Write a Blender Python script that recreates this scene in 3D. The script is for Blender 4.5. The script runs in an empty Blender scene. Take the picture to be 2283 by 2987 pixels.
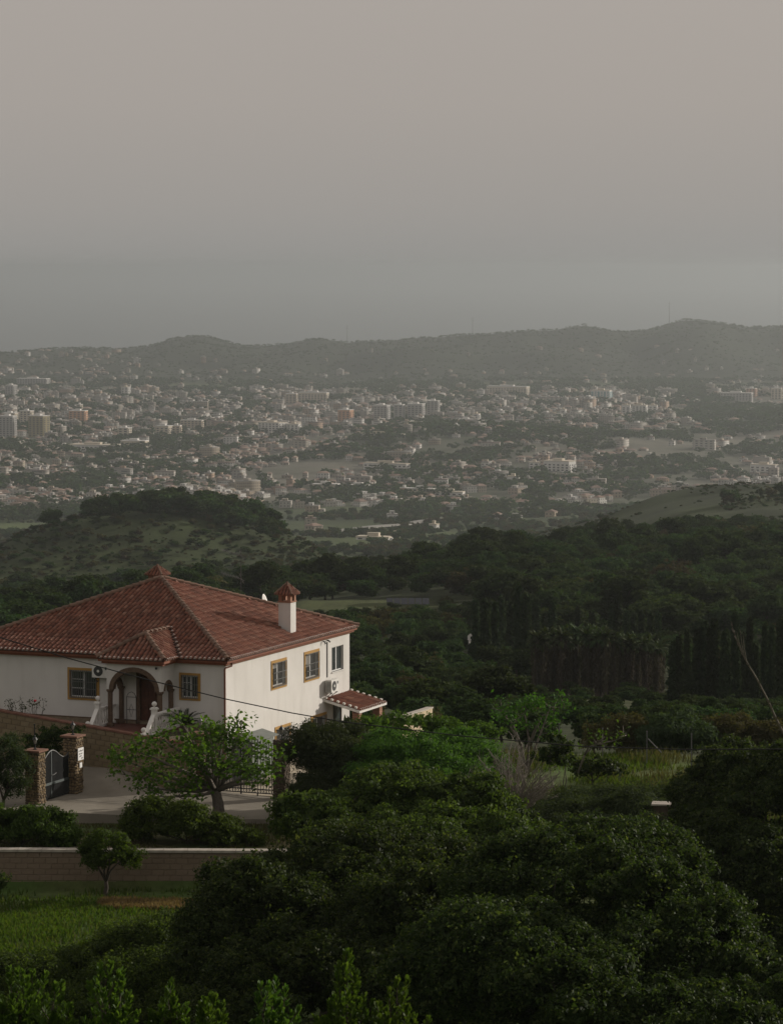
import bpy, math, random
import numpy as np
from mathutils import Vector, Matrix

R = math.radians
scene = bpy.context.scene
col = scene.collection

# ------------------------------------------------------------------ camera
ZC = 290.0                       # height of the camera above the sea
FPX, CX, CY, EYE = 9500.0, 1141.5, 1493.5, 780.0
PITCH = math.atan((CY - EYE) / FPX)
cam_d = bpy.data.cameras.new('camera')
cam_d.sensor_fit = 'HORIZONTAL'; cam_d.sensor_width = 36.0
cam_d.lens = 36.0 * FPX / 2283.0
cam_d.clip_start = 0.5; cam_d.clip_end = 60000.0
cam = bpy.data.objects.new('camera', cam_d); col.objects.link(cam)
cam.location = (0, 0, ZC); cam.rotation_euler = (math.pi / 2 - PITCH, 0, 0)
scene.camera = cam

# ------------------------------------------------------------------ sky
SUN_AZ, SUN_EL = R(59.8), R(17.5)          # azimuth clockwise from the view direction (+Y)
world = bpy.data.worlds.new('World'); scene.world = world; world.use_nodes = True
wn, wl = world.node_tree.nodes, world.node_tree.links
wn.clear()
sky = wn.new('ShaderNodeTexSky'); sky.sky_type = 'NISHITA'; sky.sun_disc = False
sky.sun_elevation = SUN_EL; sky.sun_rotation = SUN_AZ
sky.altitude = 290; sky.air_density = 1.0; sky.dust_density = 6.0; sky.ozone_density = 1.0
# dusty veil: the murk lies thickest over the horizon and thins upwards
wtc = wn.new('ShaderNodeTexCoord'); wsx = wn.new('ShaderNodeSeparateXYZ'); veil = wn.new('ShaderNodeValToRGB'); wl.new(wtc.outputs['Generated'], wsx.inputs[0]); wl.new(wsx.outputs[2], veil.inputs[0])
for i_, (p_, c_) in enumerate(((0.0, (.318,.312,.300)), (.018, (.356,.336,.316)), (.05, (.394,.361,.334)), (.12, (.425,.383,.352)), (.5, (.435,.40,.375)))):
    if i_ > 1: veil.color_ramp.elements.new(p_)
    veil.color_ramp.elements[i_].position = p_; veil.color_ramp.elements[i_].color = (*c_, 1)
wsc = wn.new('ShaderNodeVectorMath'); wsc.operation = 'SCALE'; wsc.inputs[3].default_value = 10.0; wl.new(veil.outputs[0], wsc.inputs[0])
wm = wn.new('ShaderNodeMix'); wm.data_type = 'RGBA'; wm.inputs[0].default_value = 0.94
bg = wn.new('ShaderNodeBackground'); bg.inputs[1].default_value = 0.1
wo = wn.new('ShaderNodeOutputWorld')
wl.new(sky.outputs[0], wm.inputs[6]); wl.new(wsc.outputs[0], wm.inputs[7])
wl.new(wm.outputs[2], bg.inputs[0]); wl.new(bg.outputs[0], wo.inputs[0])

# ------------------------------------------------------------------ sun
sun_d = bpy.data.lights.new('sun', 'SUN'); sun_d.energy = 3.9; sun_d.angle = R(0.6)
sun_d.color = (1.0, 0.92, 0.81)
sun = bpy.data.objects.new('sun', sun_d); col.objects.link(sun)
sdir = Vector((math.sin(SUN_AZ) * math.cos(SUN_EL), math.cos(SUN_AZ) * math.cos(SUN_EL), math.sin(SUN_EL)))
sun.rotation_euler = sdir.to_track_quat('Z', 'Y').to_euler()
sun.location = (60, 40, 330)

vs = scene.view_settings
vs.view_transform = 'Standard'; vs.look = 'None'; vs.exposure = 0.0; vs.gamma = 1.0; vs.use_curve_mapping = False
cy = scene.cycles
cy.max_bounces = 6; cy.diffuse_bounces = 3; cy.glossy_bounces = 2; cy.transmission_bounces = 3
cy.volume_bounces = 1; cy.transparent_max_bounces = 4
cy.use_denoising = True; cy.caustics_reflective = False; cy.caustics_refractive = False

# ------------------------------------------------------------------ helpers
sp, cp = math.sin(PITCH), math.cos(PITCH)
def P(px, py, Y):
    """photograph position (px, py) at forward distance Y -> world point"""
    a = (px - CX) / FPX; b = -(py - CY) / FPX
    d = Vector((a, b * sp + cp, b * cp - sp))
    return Vector((d.x * Y / d.y, Y, ZC + d.z * Y / d.y))
K = 2283 / 1680.0
def V(x, y, Y): return P(x * K, y * K, Y)
def mpp(Y): return Y / 6991.0          # metres per 1/1680 of the picture's width

def tag(o, label=None, cat=None, group=None, kind=None):
    if label: o['label'] = label
    if cat: o['category'] = cat
    if group: o['group'] = group
    if kind: o['kind'] = kind
    return o
def empty(name, loc=(0, 0, 0), rz=0.0, parent=None):
    o = bpy.data.objects.new(name, None); col.objects.link(o)
    o.location = loc; o.rotation_euler = (0, 0, rz); o.empty_display_size = 0.3
    if parent: o.parent = parent
    return o
def link(name, me, parent=None, loc=None, rot=None):
    o = bpy.data.objects.new(name, me); col.objects.link(o)
    if parent: o.parent = parent
    if loc is not None: o.location = loc
    if rot is not None: o.rotation_euler = rot
    return o

class MB:
    def __init__(s): s.v = []; s.f = []; s.m = []
    def add(s, vs_, fs, mi=0):
        n = len(s.v); s.v.extend([tuple(q) for q in vs_])
        for f in fs: s.f.append([i + n for i in f]); s.m.append(mi)
        return s
    def box(s, x0, x1, y0, y1, z0, z1, mi=0):
        return s.add([(x0,y0,z0),(x1,y0,z0),(x1,y1,z0),(x0,y1,z0),(x0,y0,z1),(x1,y0,z1),(x1,y1,z1),(x0,y1,z1)],
              [(0,3,2,1),(4,5,6,7),(0,1,5,4),(1,2,6,5),(2,3,7,6),(3,0,4,7)], mi)
    def obox(s, c, ax, ay, az, mi=0):
        c, ax, ay, az = Vector(c), Vector(ax), Vector(ay), Vector(az)
        vs_ = [c + ax*i + ay*j + az*k for k in (-1, 1) for i, j in ((-1,-1),(1,-1),(1,1),(-1,1))]
        return s.add(vs_, [(0,3,2,1),(4,5,6,7),(0,1,5,4),(1,2,6,5),(2,3,7,6),(3,0,4,7)], mi)
    def bar(s, a, b, w, mi=0):
        a, b = Vector(a), Vector(b); d = (b - a)
        up = Vector((0,0,1)) if abs(d.normalized().z) < .9 else Vector((1,0,0))
        x = d.cross(up).normalized(); y = d.cross(x).normalized()
        return s.obox((a + b) / 2, x * w / 2, y * w / 2, d / 2, mi)
    def tube(s, pts, rad, n=6, mi=0, cap=True):
        pts = [Vector(q) for q in pts]; k = len(pts)
        if not hasattr(rad, '__len__'): rad = [rad] * k
        base = len(s.v); prev = None
        for i, q in enumerate(pts):
            d = (pts[min(i+1, k-1)] - pts[max(i-1, 0)]).normalized()
            if prev is None:
                up = Vector((0,0,1)) if abs(d.z) < .9 else Vector((1,0,0)); x = d.cross(up).normalized()
            else:
                x = (prev - d * prev.dot(d))
                x = x.normalized() if x.length > 1e-5 else d.orthogonal().normalized()
            prev = x; y = d.cross(x)
            for j in range(n):
                a = 2 * math.pi * j / n; s.v.append(tuple(q + (x * math.cos(a) + y * math.sin(a)) * rad[i]))
        for i in range(k - 1):
            for j in range(n):
                s.f.append([base+i*n+j, base+i*n+(j+1)%n, base+(i+1)*n+(j+1)%n, base+(i+1)*n+j]); s.m.append(mi)
        if cap:
            s.f.append([base + j for j in range(n)][::-1]); s.m.append(mi)
            s.f.append([base + (k-1)*n + j for j in range(n)]); s.m.append(mi)
        return s
    def lathe(s, prof, n=8, o=(0,0,0), mi=0, rot=0.0):
        base = len(s.v); k = len(prof)
        for r, z in prof:
            for j in range(n):
                a = rot + 2*math.pi*j/n; s.v.append((o[0]+r*math.cos(a), o[1]+r*math.sin(a), o[2]+z))
        for i in range(k-1):
            for j in range(n):
                s.f.append([base+i*n+j, base+i*n+(j+1)%n, base+(i+1)*n+(j+1)%n, base+(i+1)*n+j]); s.m.append(mi)
        s.f.append([base+j for j in range(n)][::-1]); s.m.append(mi)
        s.f.append([base+(k-1)*n+j for j in range(n)]); s.m.append(mi)
        return s
    def mesh(s, name, mats, smooth=False):
        me = bpy.data.meshes.new(name); me.from_pydata(s.v, [], s.f)
        mats = mats if isinstance(mats, (list, tuple)) else [mats]
        for m in mats: me.materials.append(m)
        if len(mats) > 1: me.polygons.foreach_set('material_index', s.m)
        if smooth: me.polygons.foreach_set('use_smooth', [True] * len(s.f))
        me.update(); return me
    def build(s, name, mats, parent=None, loc=None, smooth=False, rot=None):
        return link(name, s.mesh(name, mats, smooth), parent, loc, rot)

def np_mesh(name, verts, faces, mats, midx=None, smooth=False):
    me = bpy.data.meshes.new(name); verts = np.asarray(verts, np.float32); faces = np.asarray(faces, np.int32)
    k = faces.shape[1]; nf = len(faces)
    me.vertices.add(len(verts)); me.vertices.foreach_set('co', verts.ravel())
    me.loops.add(nf * k); me.loops.foreach_set('vertex_index', faces.ravel())
    me.polygons.add(nf); me.polygons.foreach_set('loop_start', np.arange(0, nf * k, k, dtype=np.int32))
    me.polygons.foreach_set('loop_total', np.full(nf, k, np.int32))
    mats = mats if isinstance(mats, (list, tuple)) else [mats]
    for m in mats: me.materials.append(m)
    if midx is not None: me.polygons.foreach_set('material_index', np.asarray(midx, np.int32))
    if smooth: me.polygons.foreach_set('use_smooth', np.ones(nf, bool))
    me.update(calc_edges=True); return me

# ------------------------------------------------------------------ materials
def nodes_of(m):
    m.use_nodes = True; nt = m.node_tree; nt.nodes.clear(); return nt, nt.nodes, nt.links
def ramp(n, stops):
    cr = n.color_ramp; e = cr.elements
    while len(e) < len(stops): e.new(0.5)
    for i, (p, c) in enumerate(stops): e[i].position = p; e[i].color = (*c, 1)
def rnd_value(nd, ln):
    """random number of the piece: per object plus per loose island"""
    oi = nd.new('ShaderNodeObjectInfo'); ge = nd.new('ShaderNodeNewGeometry')
    a = nd.new('ShaderNodeMath'); a.operation = 'ADD'; fr = nd.new('ShaderNodeMath'); fr.operation = 'FRACT'
    ln.new(oi.outputs['Random'], a.inputs[0]); ln.new(ge.outputs['Random Per Island'], a.inputs[1]); ln.new(a.outputs[0], fr.inputs[0])
    return fr.outputs[0]
def mat(name, stops, rough=0.85, scale=3.0, bump=0.0, bscale=20.0, spec=0.3, by='noise', coord='Object', metal=0.0, dirt=None):
    """stops: list of colours over a noise (or over the random number of the piece)"""
    m = bpy.data.materials.new(name); nt, nd, ln = nodes_of(m)
    out = nd.new('ShaderNodeOutputMaterial'); pr = nd.new('ShaderNodeBsdfPrincipled')
    pr.inputs['Roughness'].default_value = rough; pr.inputs['Specular IOR Level'].default_value = spec; pr.inputs['Metallic'].default_value = metal
    ln.new(pr.outputs[0], out.inputs[0])
    tc = nd.new('ShaderNodeTexCoord'); rp = nd.new('ShaderNodeValToRGB')
    k = len(stops); lo, hi = (0.3, 0.7) if by == 'noise' else (0.0, 1.0)
    ramp(rp, [(lo + (hi - lo) * i / max(k - 1, 1), c) for i, c in enumerate(stops)])
    nz = nd.new('ShaderNodeTexNoise'); nz.inputs['Scale'].default_value = scale; nz.inputs['Detail'].default_value = 6; nz.inputs['Roughness'].default_value = .6
    ln.new(tc.outputs[coord], nz.inputs['Vector'])
    if by == 'noise': ln.new(nz.outputs[0], rp.inputs[0])
    else: ln.new(rnd_value(nd, ln), rp.inputs[0])
    c_out = rp.outputs[0]
    if dirt:                                   # (colour, strength): blotches of weathering with their own shape
        mx = nd.new('ShaderNodeMix'); mx.data_type = 'RGBA'; n2 = nd.new('ShaderNodeTexNoise'); n2.inputs['Scale'].default_value = dirt[2]; n2.inputs['Detail'].default_value = 8
        r2 = nd.new('ShaderNodeMapRange'); r2.inputs[1].default_value = .5; r2.inputs[2].default_value = .75; r2.inputs[4].default_value = dirt[1]
        
        if len(dirt) > 3:
            mp = nd.new('ShaderNodeMapping'); mp.inputs['Scale'].default_value = (1, 1, dirt[3]); ln.new(tc.outputs[coord], mp.inputs[0]); ln.new(mp.outputs[0], n2.inputs['Vector'])
        else: ln.new(tc.outputs[coord], n2.inputs['Vector'])
        ln.new(n2.outputs[0], r2.inputs[0]); ln.new(r2.outputs[0], mx.inputs[0])
        ln.new(c_out, mx.inputs[6]); mx.inputs[7].default_value = (*dirt[0], 1); c_out = mx.outputs[2]
    ln.new(c_out, pr.inputs['Base Color'])
    if bump:
        bn = nd.new('ShaderNodeTexNoise'); bn.inputs['Scale'].default_value = bscale; bn.inputs['Detail'].default_value = 5
        bp = nd.new('ShaderNodeBump'); bp.inputs['Strength'].default_value = bump; bp.inputs['Distance'].default_value = 0.02
        ln.new(tc.outputs[coord], bn.inputs['Vector']); ln.new(bn.outputs[0], bp.inputs['Height']); ln.new(bp.outputs[0], pr.inputs['Normal'])
    return m
def leaf_mat(name, stops, trans=0.35, rough=0.55, spec=0.3, var=1.0):
    m = bpy.data.materials.new(name); nt, nd, ln = nodes_of(m)
    out = nd.new('ShaderNodeOutputMaterial'); pr = nd.new('ShaderNodeBsdfPrincipled'); tr = nd.new('ShaderNodeBsdfTranslucent'); mx = nd.new('ShaderNodeMixShader')
    pr.inputs['Roughness'].default_value = rough; pr.inputs['Specular IOR Level'].default_value = spec
    rp = nd.new('ShaderNodeValToRGB'); k = len(stops); ramp(rp, [(i / max(k-1, 1), c) for i, c in enumerate(stops)])
    ln.new(rnd_value(nd, ln), rp.inputs[0])
    oi = nd.new('ShaderNodeObjectInfo'); hs = nd.new('ShaderNodeHueSaturation')
    mr = nd.new('ShaderNodeMapRange'); mr.inputs[3].default_value = 1 - .28*var; mr.inputs[4].default_value = 1 + .3*var
    mh = nd.new('ShaderNodeMapRange'); mh.inputs[3].default_value = .5 - .03*var; mh.inputs[4].default_value = .5 + .025*var
    ln.new(oi.outputs['Random'], mr.inputs[0]); ln.new(oi.outputs['Random'], mh.inputs[0]); ln.new(mr.outputs[0], hs.inputs['Value']); ln.new(mh.outputs[0], hs.inputs['Hue'])
    ln.new(rp.outputs[0], hs.inputs['Color']); ln.new(hs.outputs[0], pr.inputs['Base Color'])
    tt = nd.new('ShaderNodeMix'); tt.data_type = 'RGBA'; tt.blend_type = 'MULTIPLY'; tt.inputs[0].default_value = 1
    tt.inputs[7].default_value = (1.5, 1.5, .55, 1); ln.new(hs.outputs[0], tt.inputs[6]); ln.new(tt.outputs[2], tr.inputs[0])
    mx.inputs[0].default_value = trans
    ln.new(pr.outputs[0], mx.inputs[1]); ln.new(tr.outputs[0], mx.inputs[2]); ln.new(mx.outputs[0], out.inputs[0])
    return m

M = {}
M['wall'] = mat('white_render', [(.575,.556,.528),(.64,.622,.596)], .9, .7, .15, 40, dirt=((.42,.40,.365), .38, 1.7, .16))
M['mustard'] = mat('mustard_paint', [(.33,.185,.05),(.40,.235,.068)], .8, 4)
M['brownband'] = mat('brown_stone_band', [(.085,.055,.037),(.14,.094,.062)], .85, 12, .3, 40)
M['fascia'] = mat('terracotta_fascia', [(.17,.06,.035),(.24,.09,.05)], .8, 5)
M['tile'] = mat('clay_tile', [(.13,.053,.036),(.215,.082,.052),(.25,.108,.072),(.17,.067,.045),(.30,.155,.108),(.225,.088,.058),(.15,.07,.05),(.24,.10,.068)], .85, 8, .25, 60, by='rnd', dirt=((.08,.05,.037), .55, 3.5))
M['tilebase'] = mat('clay_channel', [(.055,.028,.021),(.10,.046,.033)], .9, 3, .3, 20)
M['ridge'] = mat('clay_ridge', [(.12,.07,.05),(.20,.12,.085),(.16,.095,.068)], .9, 8, .3, 40, by='rnd', dirt=((.15,.12,.09), .8, 7))
M['mortar'] = mat('lime_mortar', [(.55,.52,.47),(.68,.65,.60)], .9, 8)
M['plinth'] = mat('plinth_stone', [(.16,.125,.085),(.25,.20,.14)], .9, 6, .5, 15)
M['block'] = mat('sand_block', [(.185,.14,.085),(.23,.18,.112),(.205,.157,.096),(.24,.19,.12)], .95, 8, .6, 30, by='rnd', dirt=((.11,.09,.06), .7, 3))
M['blockfront'] = mat('sand_block_front', [(.185,.138,.10),(.205,.155,.113),(.195,.147,.106),(.21,.16,.117)], .95, 8, .6, 30, by='rnd', dirt=((.12,.10,.07), .6, 2))
M['mortarjoint'] = mat('joint_mortar', [(.125,.096,.065),(.16,.122,.085)], .95, 6)
M['coping'] = mat('pale_coping', [(.34,.305,.26),(.43,.39,.335)], .85, 5, .2, 30, dirt=((.25,.22,.18), .5, 4))
M['redcap'] = mat('red_coping', [(.14,.065,.045),(.21,.10,.07)], .85, 6, .2)
M['rubble'] = mat('rubble_stone', [(.14,.095,.052),(.25,.185,.105),(.20,.145,.08),(.10,.075,.05),(.30,.225,.135)], .9, 10, .5, 30, by='rnd')
M['rubblecore'] = mat('rubble_mortar', [(.07,.055,.04),(.12,.09,.065)], .95, 8)
M['capterra'] = mat('terracotta_slab', [(.15,.075,.05),(.20,.105,.07)], .85, 6, .2)
M['concrete'] = mat('drive_concrete', [(.18,.16,.128),(.245,.22,.178)], .9, .9, .3, 30, dirt=((.14,.12,.09), .65, .7))
M['white'] = mat('white_balustrade', [(.62,.60,.56),(.74,.72,.68)], .8, 6, .1)
M['whitealu'] = mat('white_aluminium', [(.72,.72,.71),(.76,.76,.75)], .45, 6)
M['iron'] = mat('black_iron', [(.012,.013,.014),(.025,.026,.028)], .5, 10)
M['grille'] = mat('painted_grille', [(.10,.10,.097),(.16,.16,.155)], .55, 10)
M['gategrey'] = mat('grey_green_steel', [(.06,.075,.075),(.085,.10,.10)], .5, 6)
M['darkpanel'] = mat('dark_gate_sheet', [(.014,.016,.017),(.026,.028,.029)], .6, 4)
M['glass'] = mat('window_glass', [(.02,.025,.027),(.035,.042,.045)], .08, 2, spec=.6)
M['curtain'] = mat('window_blind', [(.40,.385,.36),(.5,.48,.45)], .9, 6)
M['door'] = mat('mahogany_door', [(.055,.02,.012),(.10,.038,.02)], .55, 9)
M['redfloor'] = mat('red_floor', [(.09,.035,.025),(.14,.055,.04)], .6, 8)
M['brick'] = mat('red_brick', [(.26,.13,.085),(.35,.19,.13),(.30,.16,.105)], .9, 8, .3, by='rnd')
M['acwhite'] = mat('ac_casing', [(.62,.61,.58),(.68,.67,.64)], .5, 5)
M['acdark'] = mat('ac_fan', [(.03,.031,.032),(.05,.05,.05)], .5, 5)
M['copperpipe'] = mat('brown_downpipe', [(.16,.07,.045),(.22,.10,.065)], .5, 8)
M['shed'] = mat('grey_green_sheet', [(.13,.145,.135),(.18,.195,.18)], .6, 3)
M['metal'] = mat('galvanised', [(.10,.10,.097),(.15,.15,.147)], .6, 6, metal=.3)
M['lampglass'] = mat('lantern_glass', [(.30,.29,.24),(.36,.35,.30)], .2, 5)
M['cable'] = mat('black_cable', [(.008,.008,.008),(.014,.013,.012)], .6, 5)
M['bark'] = mat('grey_bark', [(.10,.085,.07),(.19,.165,.14)], .95, 14, .7, 30)
M['darkbark'] = mat('dark_bark', [(.045,.036,.028),(.085,.07,.055)], .95, 14, .7, 30)
M['twig'] = mat('grey_twig', [(.14,.12,.10),(.23,.205,.175)], .9, 20)
M['drystalk'] = mat('dry_stalk', [(.035,.03,.024),(.13,.115,.09),(.05,.043,.033)], .9, 30)
M['black'] = mat('black_ink', [(.01,.01,.01),(.015,.015,.015)], .8, 5)
M['flower'] = mat('red_flower', [(.5,.03,.05),(.6,.06,.08)], .6, 9)
M['solar'] = mat('solar_glass', [(.016,.02,.03),(.025,.03,.045)], .25, 4, spec=.6)
L = {}
L['carob'] = leaf_mat('carob_leaf', [(.015,.028,.008),(.024,.042,.011),(.036,.058,.016),(.020,.036,.010),(.085,.11,.036)], .42, .55, .08, var=.3)
L['citrus'] = leaf_mat('citrus_leaf', [(.024,.047,.011),(.040,.072,.015),(.08,.12,.03),(.029,.055,.013)], .45, .55, .08)
L['olive'] = leaf_mat('olive_leaf', [(.028,.042,.020),(.042,.058,.029),(.034,.05,.022)], .32, .7, .05)
L['fig'] = leaf_mat('fig_leaf', [(.05,.115,.016),(.072,.15,.022),(.06,.13,.02),(.036,.085,.013)], .5, .6, .12)
L['bush'] = leaf_mat('bush_leaf', [(.032,.064,.012),(.052,.096,.018),(.07,.12,.025)], .42, .6, .08)
L['bright'] = leaf_mat('bright_leaf', [(.036,.082,.013),(.052,.105,.017),(.030,.068,.011)], .42, .65, .08)
L['shoot'] = leaf_mat('shoot_leaf', [(.036,.075,.013),(.055,.10,.018),(.075,.122,.023)], .42, .55, .10, var=.5)
L['forest'] = leaf_mat('forest_leaf', [(.022,.043,.017),(.034,.061,.022),(.048,.073,.027),(.029,.052,.020)], .3, .8, .04)
L['pine'] = leaf_mat('pine_needle', [(.022,.040,.015),(.034,.054,.019),(.028,.047,.017)], .25, .8, .04)
L['cypress'] = leaf_mat('cypress_leaf', [(.015,.027,.012),(.024,.038,.016),(.03,.045,.02)], .15, .8, .03)
L['palm'] = leaf_mat('palm_frond', [(.018,.032,.011),(.032,.048,.016),(.04,.056,.021)], .22, .7, .08)
L['skirt'] = leaf_mat('dead_frond', [(.036,.031,.022),(.054,.046,.033),(.07,.062,.046)], .12, .9, .03)
L['grass'] = leaf_mat('grass_blade', [(.030,.068,.010),(.048,.095,.015),(.06,.10,.02),(.075,.085,.03)], .4, .7, .06)
L['bright_grass'] = leaf_mat('bright_grass_blade', [(.034,.076,.010),(.052,.10,.014),(.072,.115,.02),(.06,.072,.024)], .42, .7, .05)  # brighter grass green; gives the lower meadow patches their painted sunlit tone
L['dry'] = leaf_mat('dry_grass', [(.15,.115,.065),(.21,.16,.095),(.11,.085,.048)], .35, .8, .05)
L['brownish'] = leaf_mat('brown_scrub', [(.05,.047,.023),(.07,.062,.032),(.048,.054,.024)], .3, .8, .04)

# ------------------------------------------------------------------ terrain heights
rs = np.random.RandomState(7)
_k = [(rs.uniform(0, 2*np.pi), rs.uniform(.7, 1.4), rs.uniform(0, 6.28)) for _ in range(26)]
def fbm(x, y, wl_):
    """sum of waves, about -1..1, with longest wave length wl_"""
    x = np.asarray(x, float); y = np.asarray(y, float); t = 0; amp = 0
    for i, (a, s, ph) in enumerate(_k):
        o = i // 5; kk = 2*np.pi / wl_ * (1.9 ** o) * s; am = .55 ** o
        t = t + am * np.sin(kk * (x*np.cos(a) + y*np.sin(a)) + ph + i); amp += am
    return t / amp * 2.0
_bY = [-80, -5, 3, 20, 40, 60, 80, 100, 119.5, 119.9, 144, 158, 200, 260, 350, 450, 550, 620, 680, 800, 1000, 1300, 1700, 2200, 2600, 3000, 3400, 6600, 7300, 9000, 9700, 11000]
_bz = [-1.7, -1.7, -3, -11.5, -16, -19, -21.3, -22.6, -23.05, -21.75, -21.75, -24, -29.5, -37, -46.5, -55, -62, -67, -68.5, -78, -95, -128, -160, -190, -212, -232, -240, -240, -237, -240, -296, -300]
_cr = np.array([(-800,770),(-300,768),(0,762),(120,752),(250,756),(310,748),(350,736),(385,727),(430,723),(470,732),(520,743),(570,742),(620,739),(650,731),(690,727),(720,733),(745,739),(800,736),(860,733),(960,725),(1080,716),(1130,712),(1200,709),(1260,702),(1310,714),(1350,717),(1420,706),(1480,690),(1540,692),(1600,700),(1680,699),(2000,705),(2600,720)], float)
YR = 8200.0
_cx = (_cr[:,0]*K - CX) / FPX * YR
_ct = (_cr[:,1]*K - EYE) / FPX
_cz = -_ct * YR
def sstep(a, b, x):
    t = np.clip((np.asarray(x, float) - a) / (b - a), 0, 1); return t*t*(3-2*t)
def gauss(x, y, cx, cy_, sx, sy, h): return h * np.exp(-((x-cx)/sx)**2 - ((y-cy_)/sy)**2)
def gz(x, y):
    """ground height (world z)"""
    x = np.asarray(x, float); y = np.asarray(y, float)
    z = np.interp(y, _bY, _bz)
    z = z + gauss(x, y, -88, 1310, 50, 90, 27) + gauss(x, y, -140, 1290, 40, 80, 16) + gauss(x, y, -46, 1330, 34, 80, 9)
    z = z + gauss(x, y, 130, 1420, 85, 330, 30) + gauss(x, y, 290, 1500, 140, 360, 38) + gauss(x, y, 110, 900, 100, 260, 8) + gauss(x, y, -120, 860, 85, 220, -17)
    z = z + gauss(x, y, 520, 2500, 250, 400, 26) + gauss(x, y, 90, 4300, 260, 330, 22) + gauss(x, y, 900, 4700, 330, 500, 40)
    crest = np.interp(x, _cx, _cz)
    up = sstep(6700, YR, y) * (1 - sstep(YR, 9500, y))
    base = np.interp(y, _bY, _bz)
    z = z + (crest - np.where(y < YR, base, -240)) * up
    z = z + fbm(x, y, 900) * 6 * sstep(1200, 3000, y) + fbm(x+99, y, 160) * 3.0 * sstep(200, 900, y) * (1 - sstep(600,900,y)*.0)
    z = z + fbm(x*1.6, y*.7-50, 620) * 24 * sstep(6700, 7300, y) * (1 - sstep(7750, 8150, y))
    z = z + fbm(x, y, 14) * .16 * (1 - sstep(119, 119.5, y)) + fbm(x, y, 22) * .5 * sstep(152, 190, y) * (1 - sstep(900, 1500, y))
    terr = sstep(610, 630, y) * (1 - sstep(654, 672, y)) * sstep(-24, -18, x) * (1 - sstep(8, 12, x))
    z = z * (1 - terr) + terr * (-66.6 - (y-640)*.02)
    return z + ZC
def gzf(x, y): return float(gz(x, y))

_Y = np.concatenate([np.linspace(-80, 110, 96), np.linspace(111, 119.4, 10), [119.55, 119.88], np.linspace(120.2, 200, 60), np.geomspace(201.5, 9900, 300)])
_t = np.linspace(-1, 1, 181); _t = np.sign(_t) * np.abs(_t) ** 1.5
HW = 80 + .5 * np.maximum(_Y, 0)
GX = _t[None, :] * HW[:, None]; GY = np.repeat(_Y[:, None], len(_t), 1); GZ = gz(GX, GY)
nr_, nc_ = GX.shape
idx = np.arange(nr_ * nc_).reshape(nr_, nc_)
quads = np.stack([idx[:-1,:-1], idx[:-1,1:], idx[1:,1:], idx[1:,:-1]], -1).reshape(-1, 4)
def zone_colour(x, y):
    """ground cover colour of the place"""
    grass = np.array([.055,.10,.022]); dark = np.array([.032,.042,.019]); dry = np.array([.15,.115,.065]); scrub = np.array([.05,.058,.026])
    town = np.array([.15,.14,.115]); hill = np.array([.038,.050,.026]); field = np.array([.075,.10,.035]); soil = np.array([.13,.095,.06])
    n1 = np.clip(fbm(x, y, 130) * .7 + .5, 0, 1)[..., None]; n2 = np.clip(fbm(x+40, y+9, 9) * .9 + .5, 0, 1)[..., None]
    n3 = np.clip(fbm(x, y, 500) * .9 + .45, 0, 1)[..., None]
    def w(a): return np.asarray(a)[..., None]
    c = grass * (1 - n2*.35) + soil * n2 * .35
    c = c * (1 - w(sstep(148, 160, y))) + (dark * (1-n1) + scrub * n1) * w(sstep(148, 160, y))
    mid = w(sstep(1000, 1250, y)); c = c * (1-mid) + (np.array([.030,.041,.017])*(1-n1) + np.array([.045,.060,.021])*n1)*(.6 + .5*np.clip(fbm(x, y, 28)*.8 + .5, 0, 1)[..., None]) * mid
    val = w(sstep(1700, 2000, y)); c = c * (1-val) + (hill*(1-n3)+ field*n3) * val
    tw = w(sstep(3100, 3500, y) * (1 - sstep(6500, 6800, y))); c = c * (1-tw) + (town*(1-n3*.8) + hill*1.1*n3*.8) * tw
    hl = w(sstep(6600, 6900, y)); c = c * (1-hl) + (hill*(.5+.25*n1)) * hl
    tr = w(sstep(627, 631, y) * (1 - sstep(651, 656, y)) * sstep(-22, -18, x) * (1 - sstep(7, 10, x))); c = c*(1-tr) + np.array([.06,.072,.026])*(.8+.4*n2)*tr
    fr = w(sstep(119.9, 120.3, y) * (1 - sstep(128, 131, y)) * (1 - sstep(0, 3, x))); c = c*(1-fr) + (soil*n2 + grass*.7*(1-n2))*fr
    return c
carr = zone_colour(GX.ravel(), GY.ravel())
m = bpy.data.materials.new('ground_cover'); nt, nd, ln = nodes_of(m)
out = nd.new('ShaderNodeOutputMaterial'); pr = nd.new('ShaderNodeBsdfPrincipled'); pr.inputs['Roughness'].default_value = .95; pr.inputs['Specular IOR Level'].default_value = .1
at = nd.new('ShaderNodeAttribute'); at.attribute_name = 'cover'; tc = nd.new('ShaderNodeTexCoord')
hs = nd.new('ShaderNodeHueSaturation'); va = []
for s_, lo, hi in ((.9, .55, 1.5), (.02, .7, 1.3)):
    nz = nd.new('ShaderNodeTexNoise'); nz.inputs['Scale'].default_value = s_; nz.inputs['Detail'].default_value = 9; nz.inputs['Roughness'].default_value = .7
    mr = nd.new('ShaderNodeMapRange'); mr.inputs[1].default_value = .3; mr.inputs[2].default_value = .7; mr.inputs[3].default_value = lo; mr.inputs[4].default_value = hi
    ln.new(tc.outputs['Object'], nz.inputs['Vector']); ln.new(nz.outputs[0], mr.inputs[0]); va.append(mr.outputs[0])
mm = nd.new('ShaderNodeMath'); mm.operation = 'MULTIPLY'; ln.new(va[0], mm.inputs[0]); ln.new(va[1], mm.inputs[1]); ln.new(mm.outputs[0], hs.inputs['Value'])
ln.new(at.outputs['Color'], hs.inputs['Color']); ln.new(hs.outputs[0], pr.inputs['Base Color']); ln.new(pr.outputs[0], out.inputs[0])
M['ground'] = m
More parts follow.
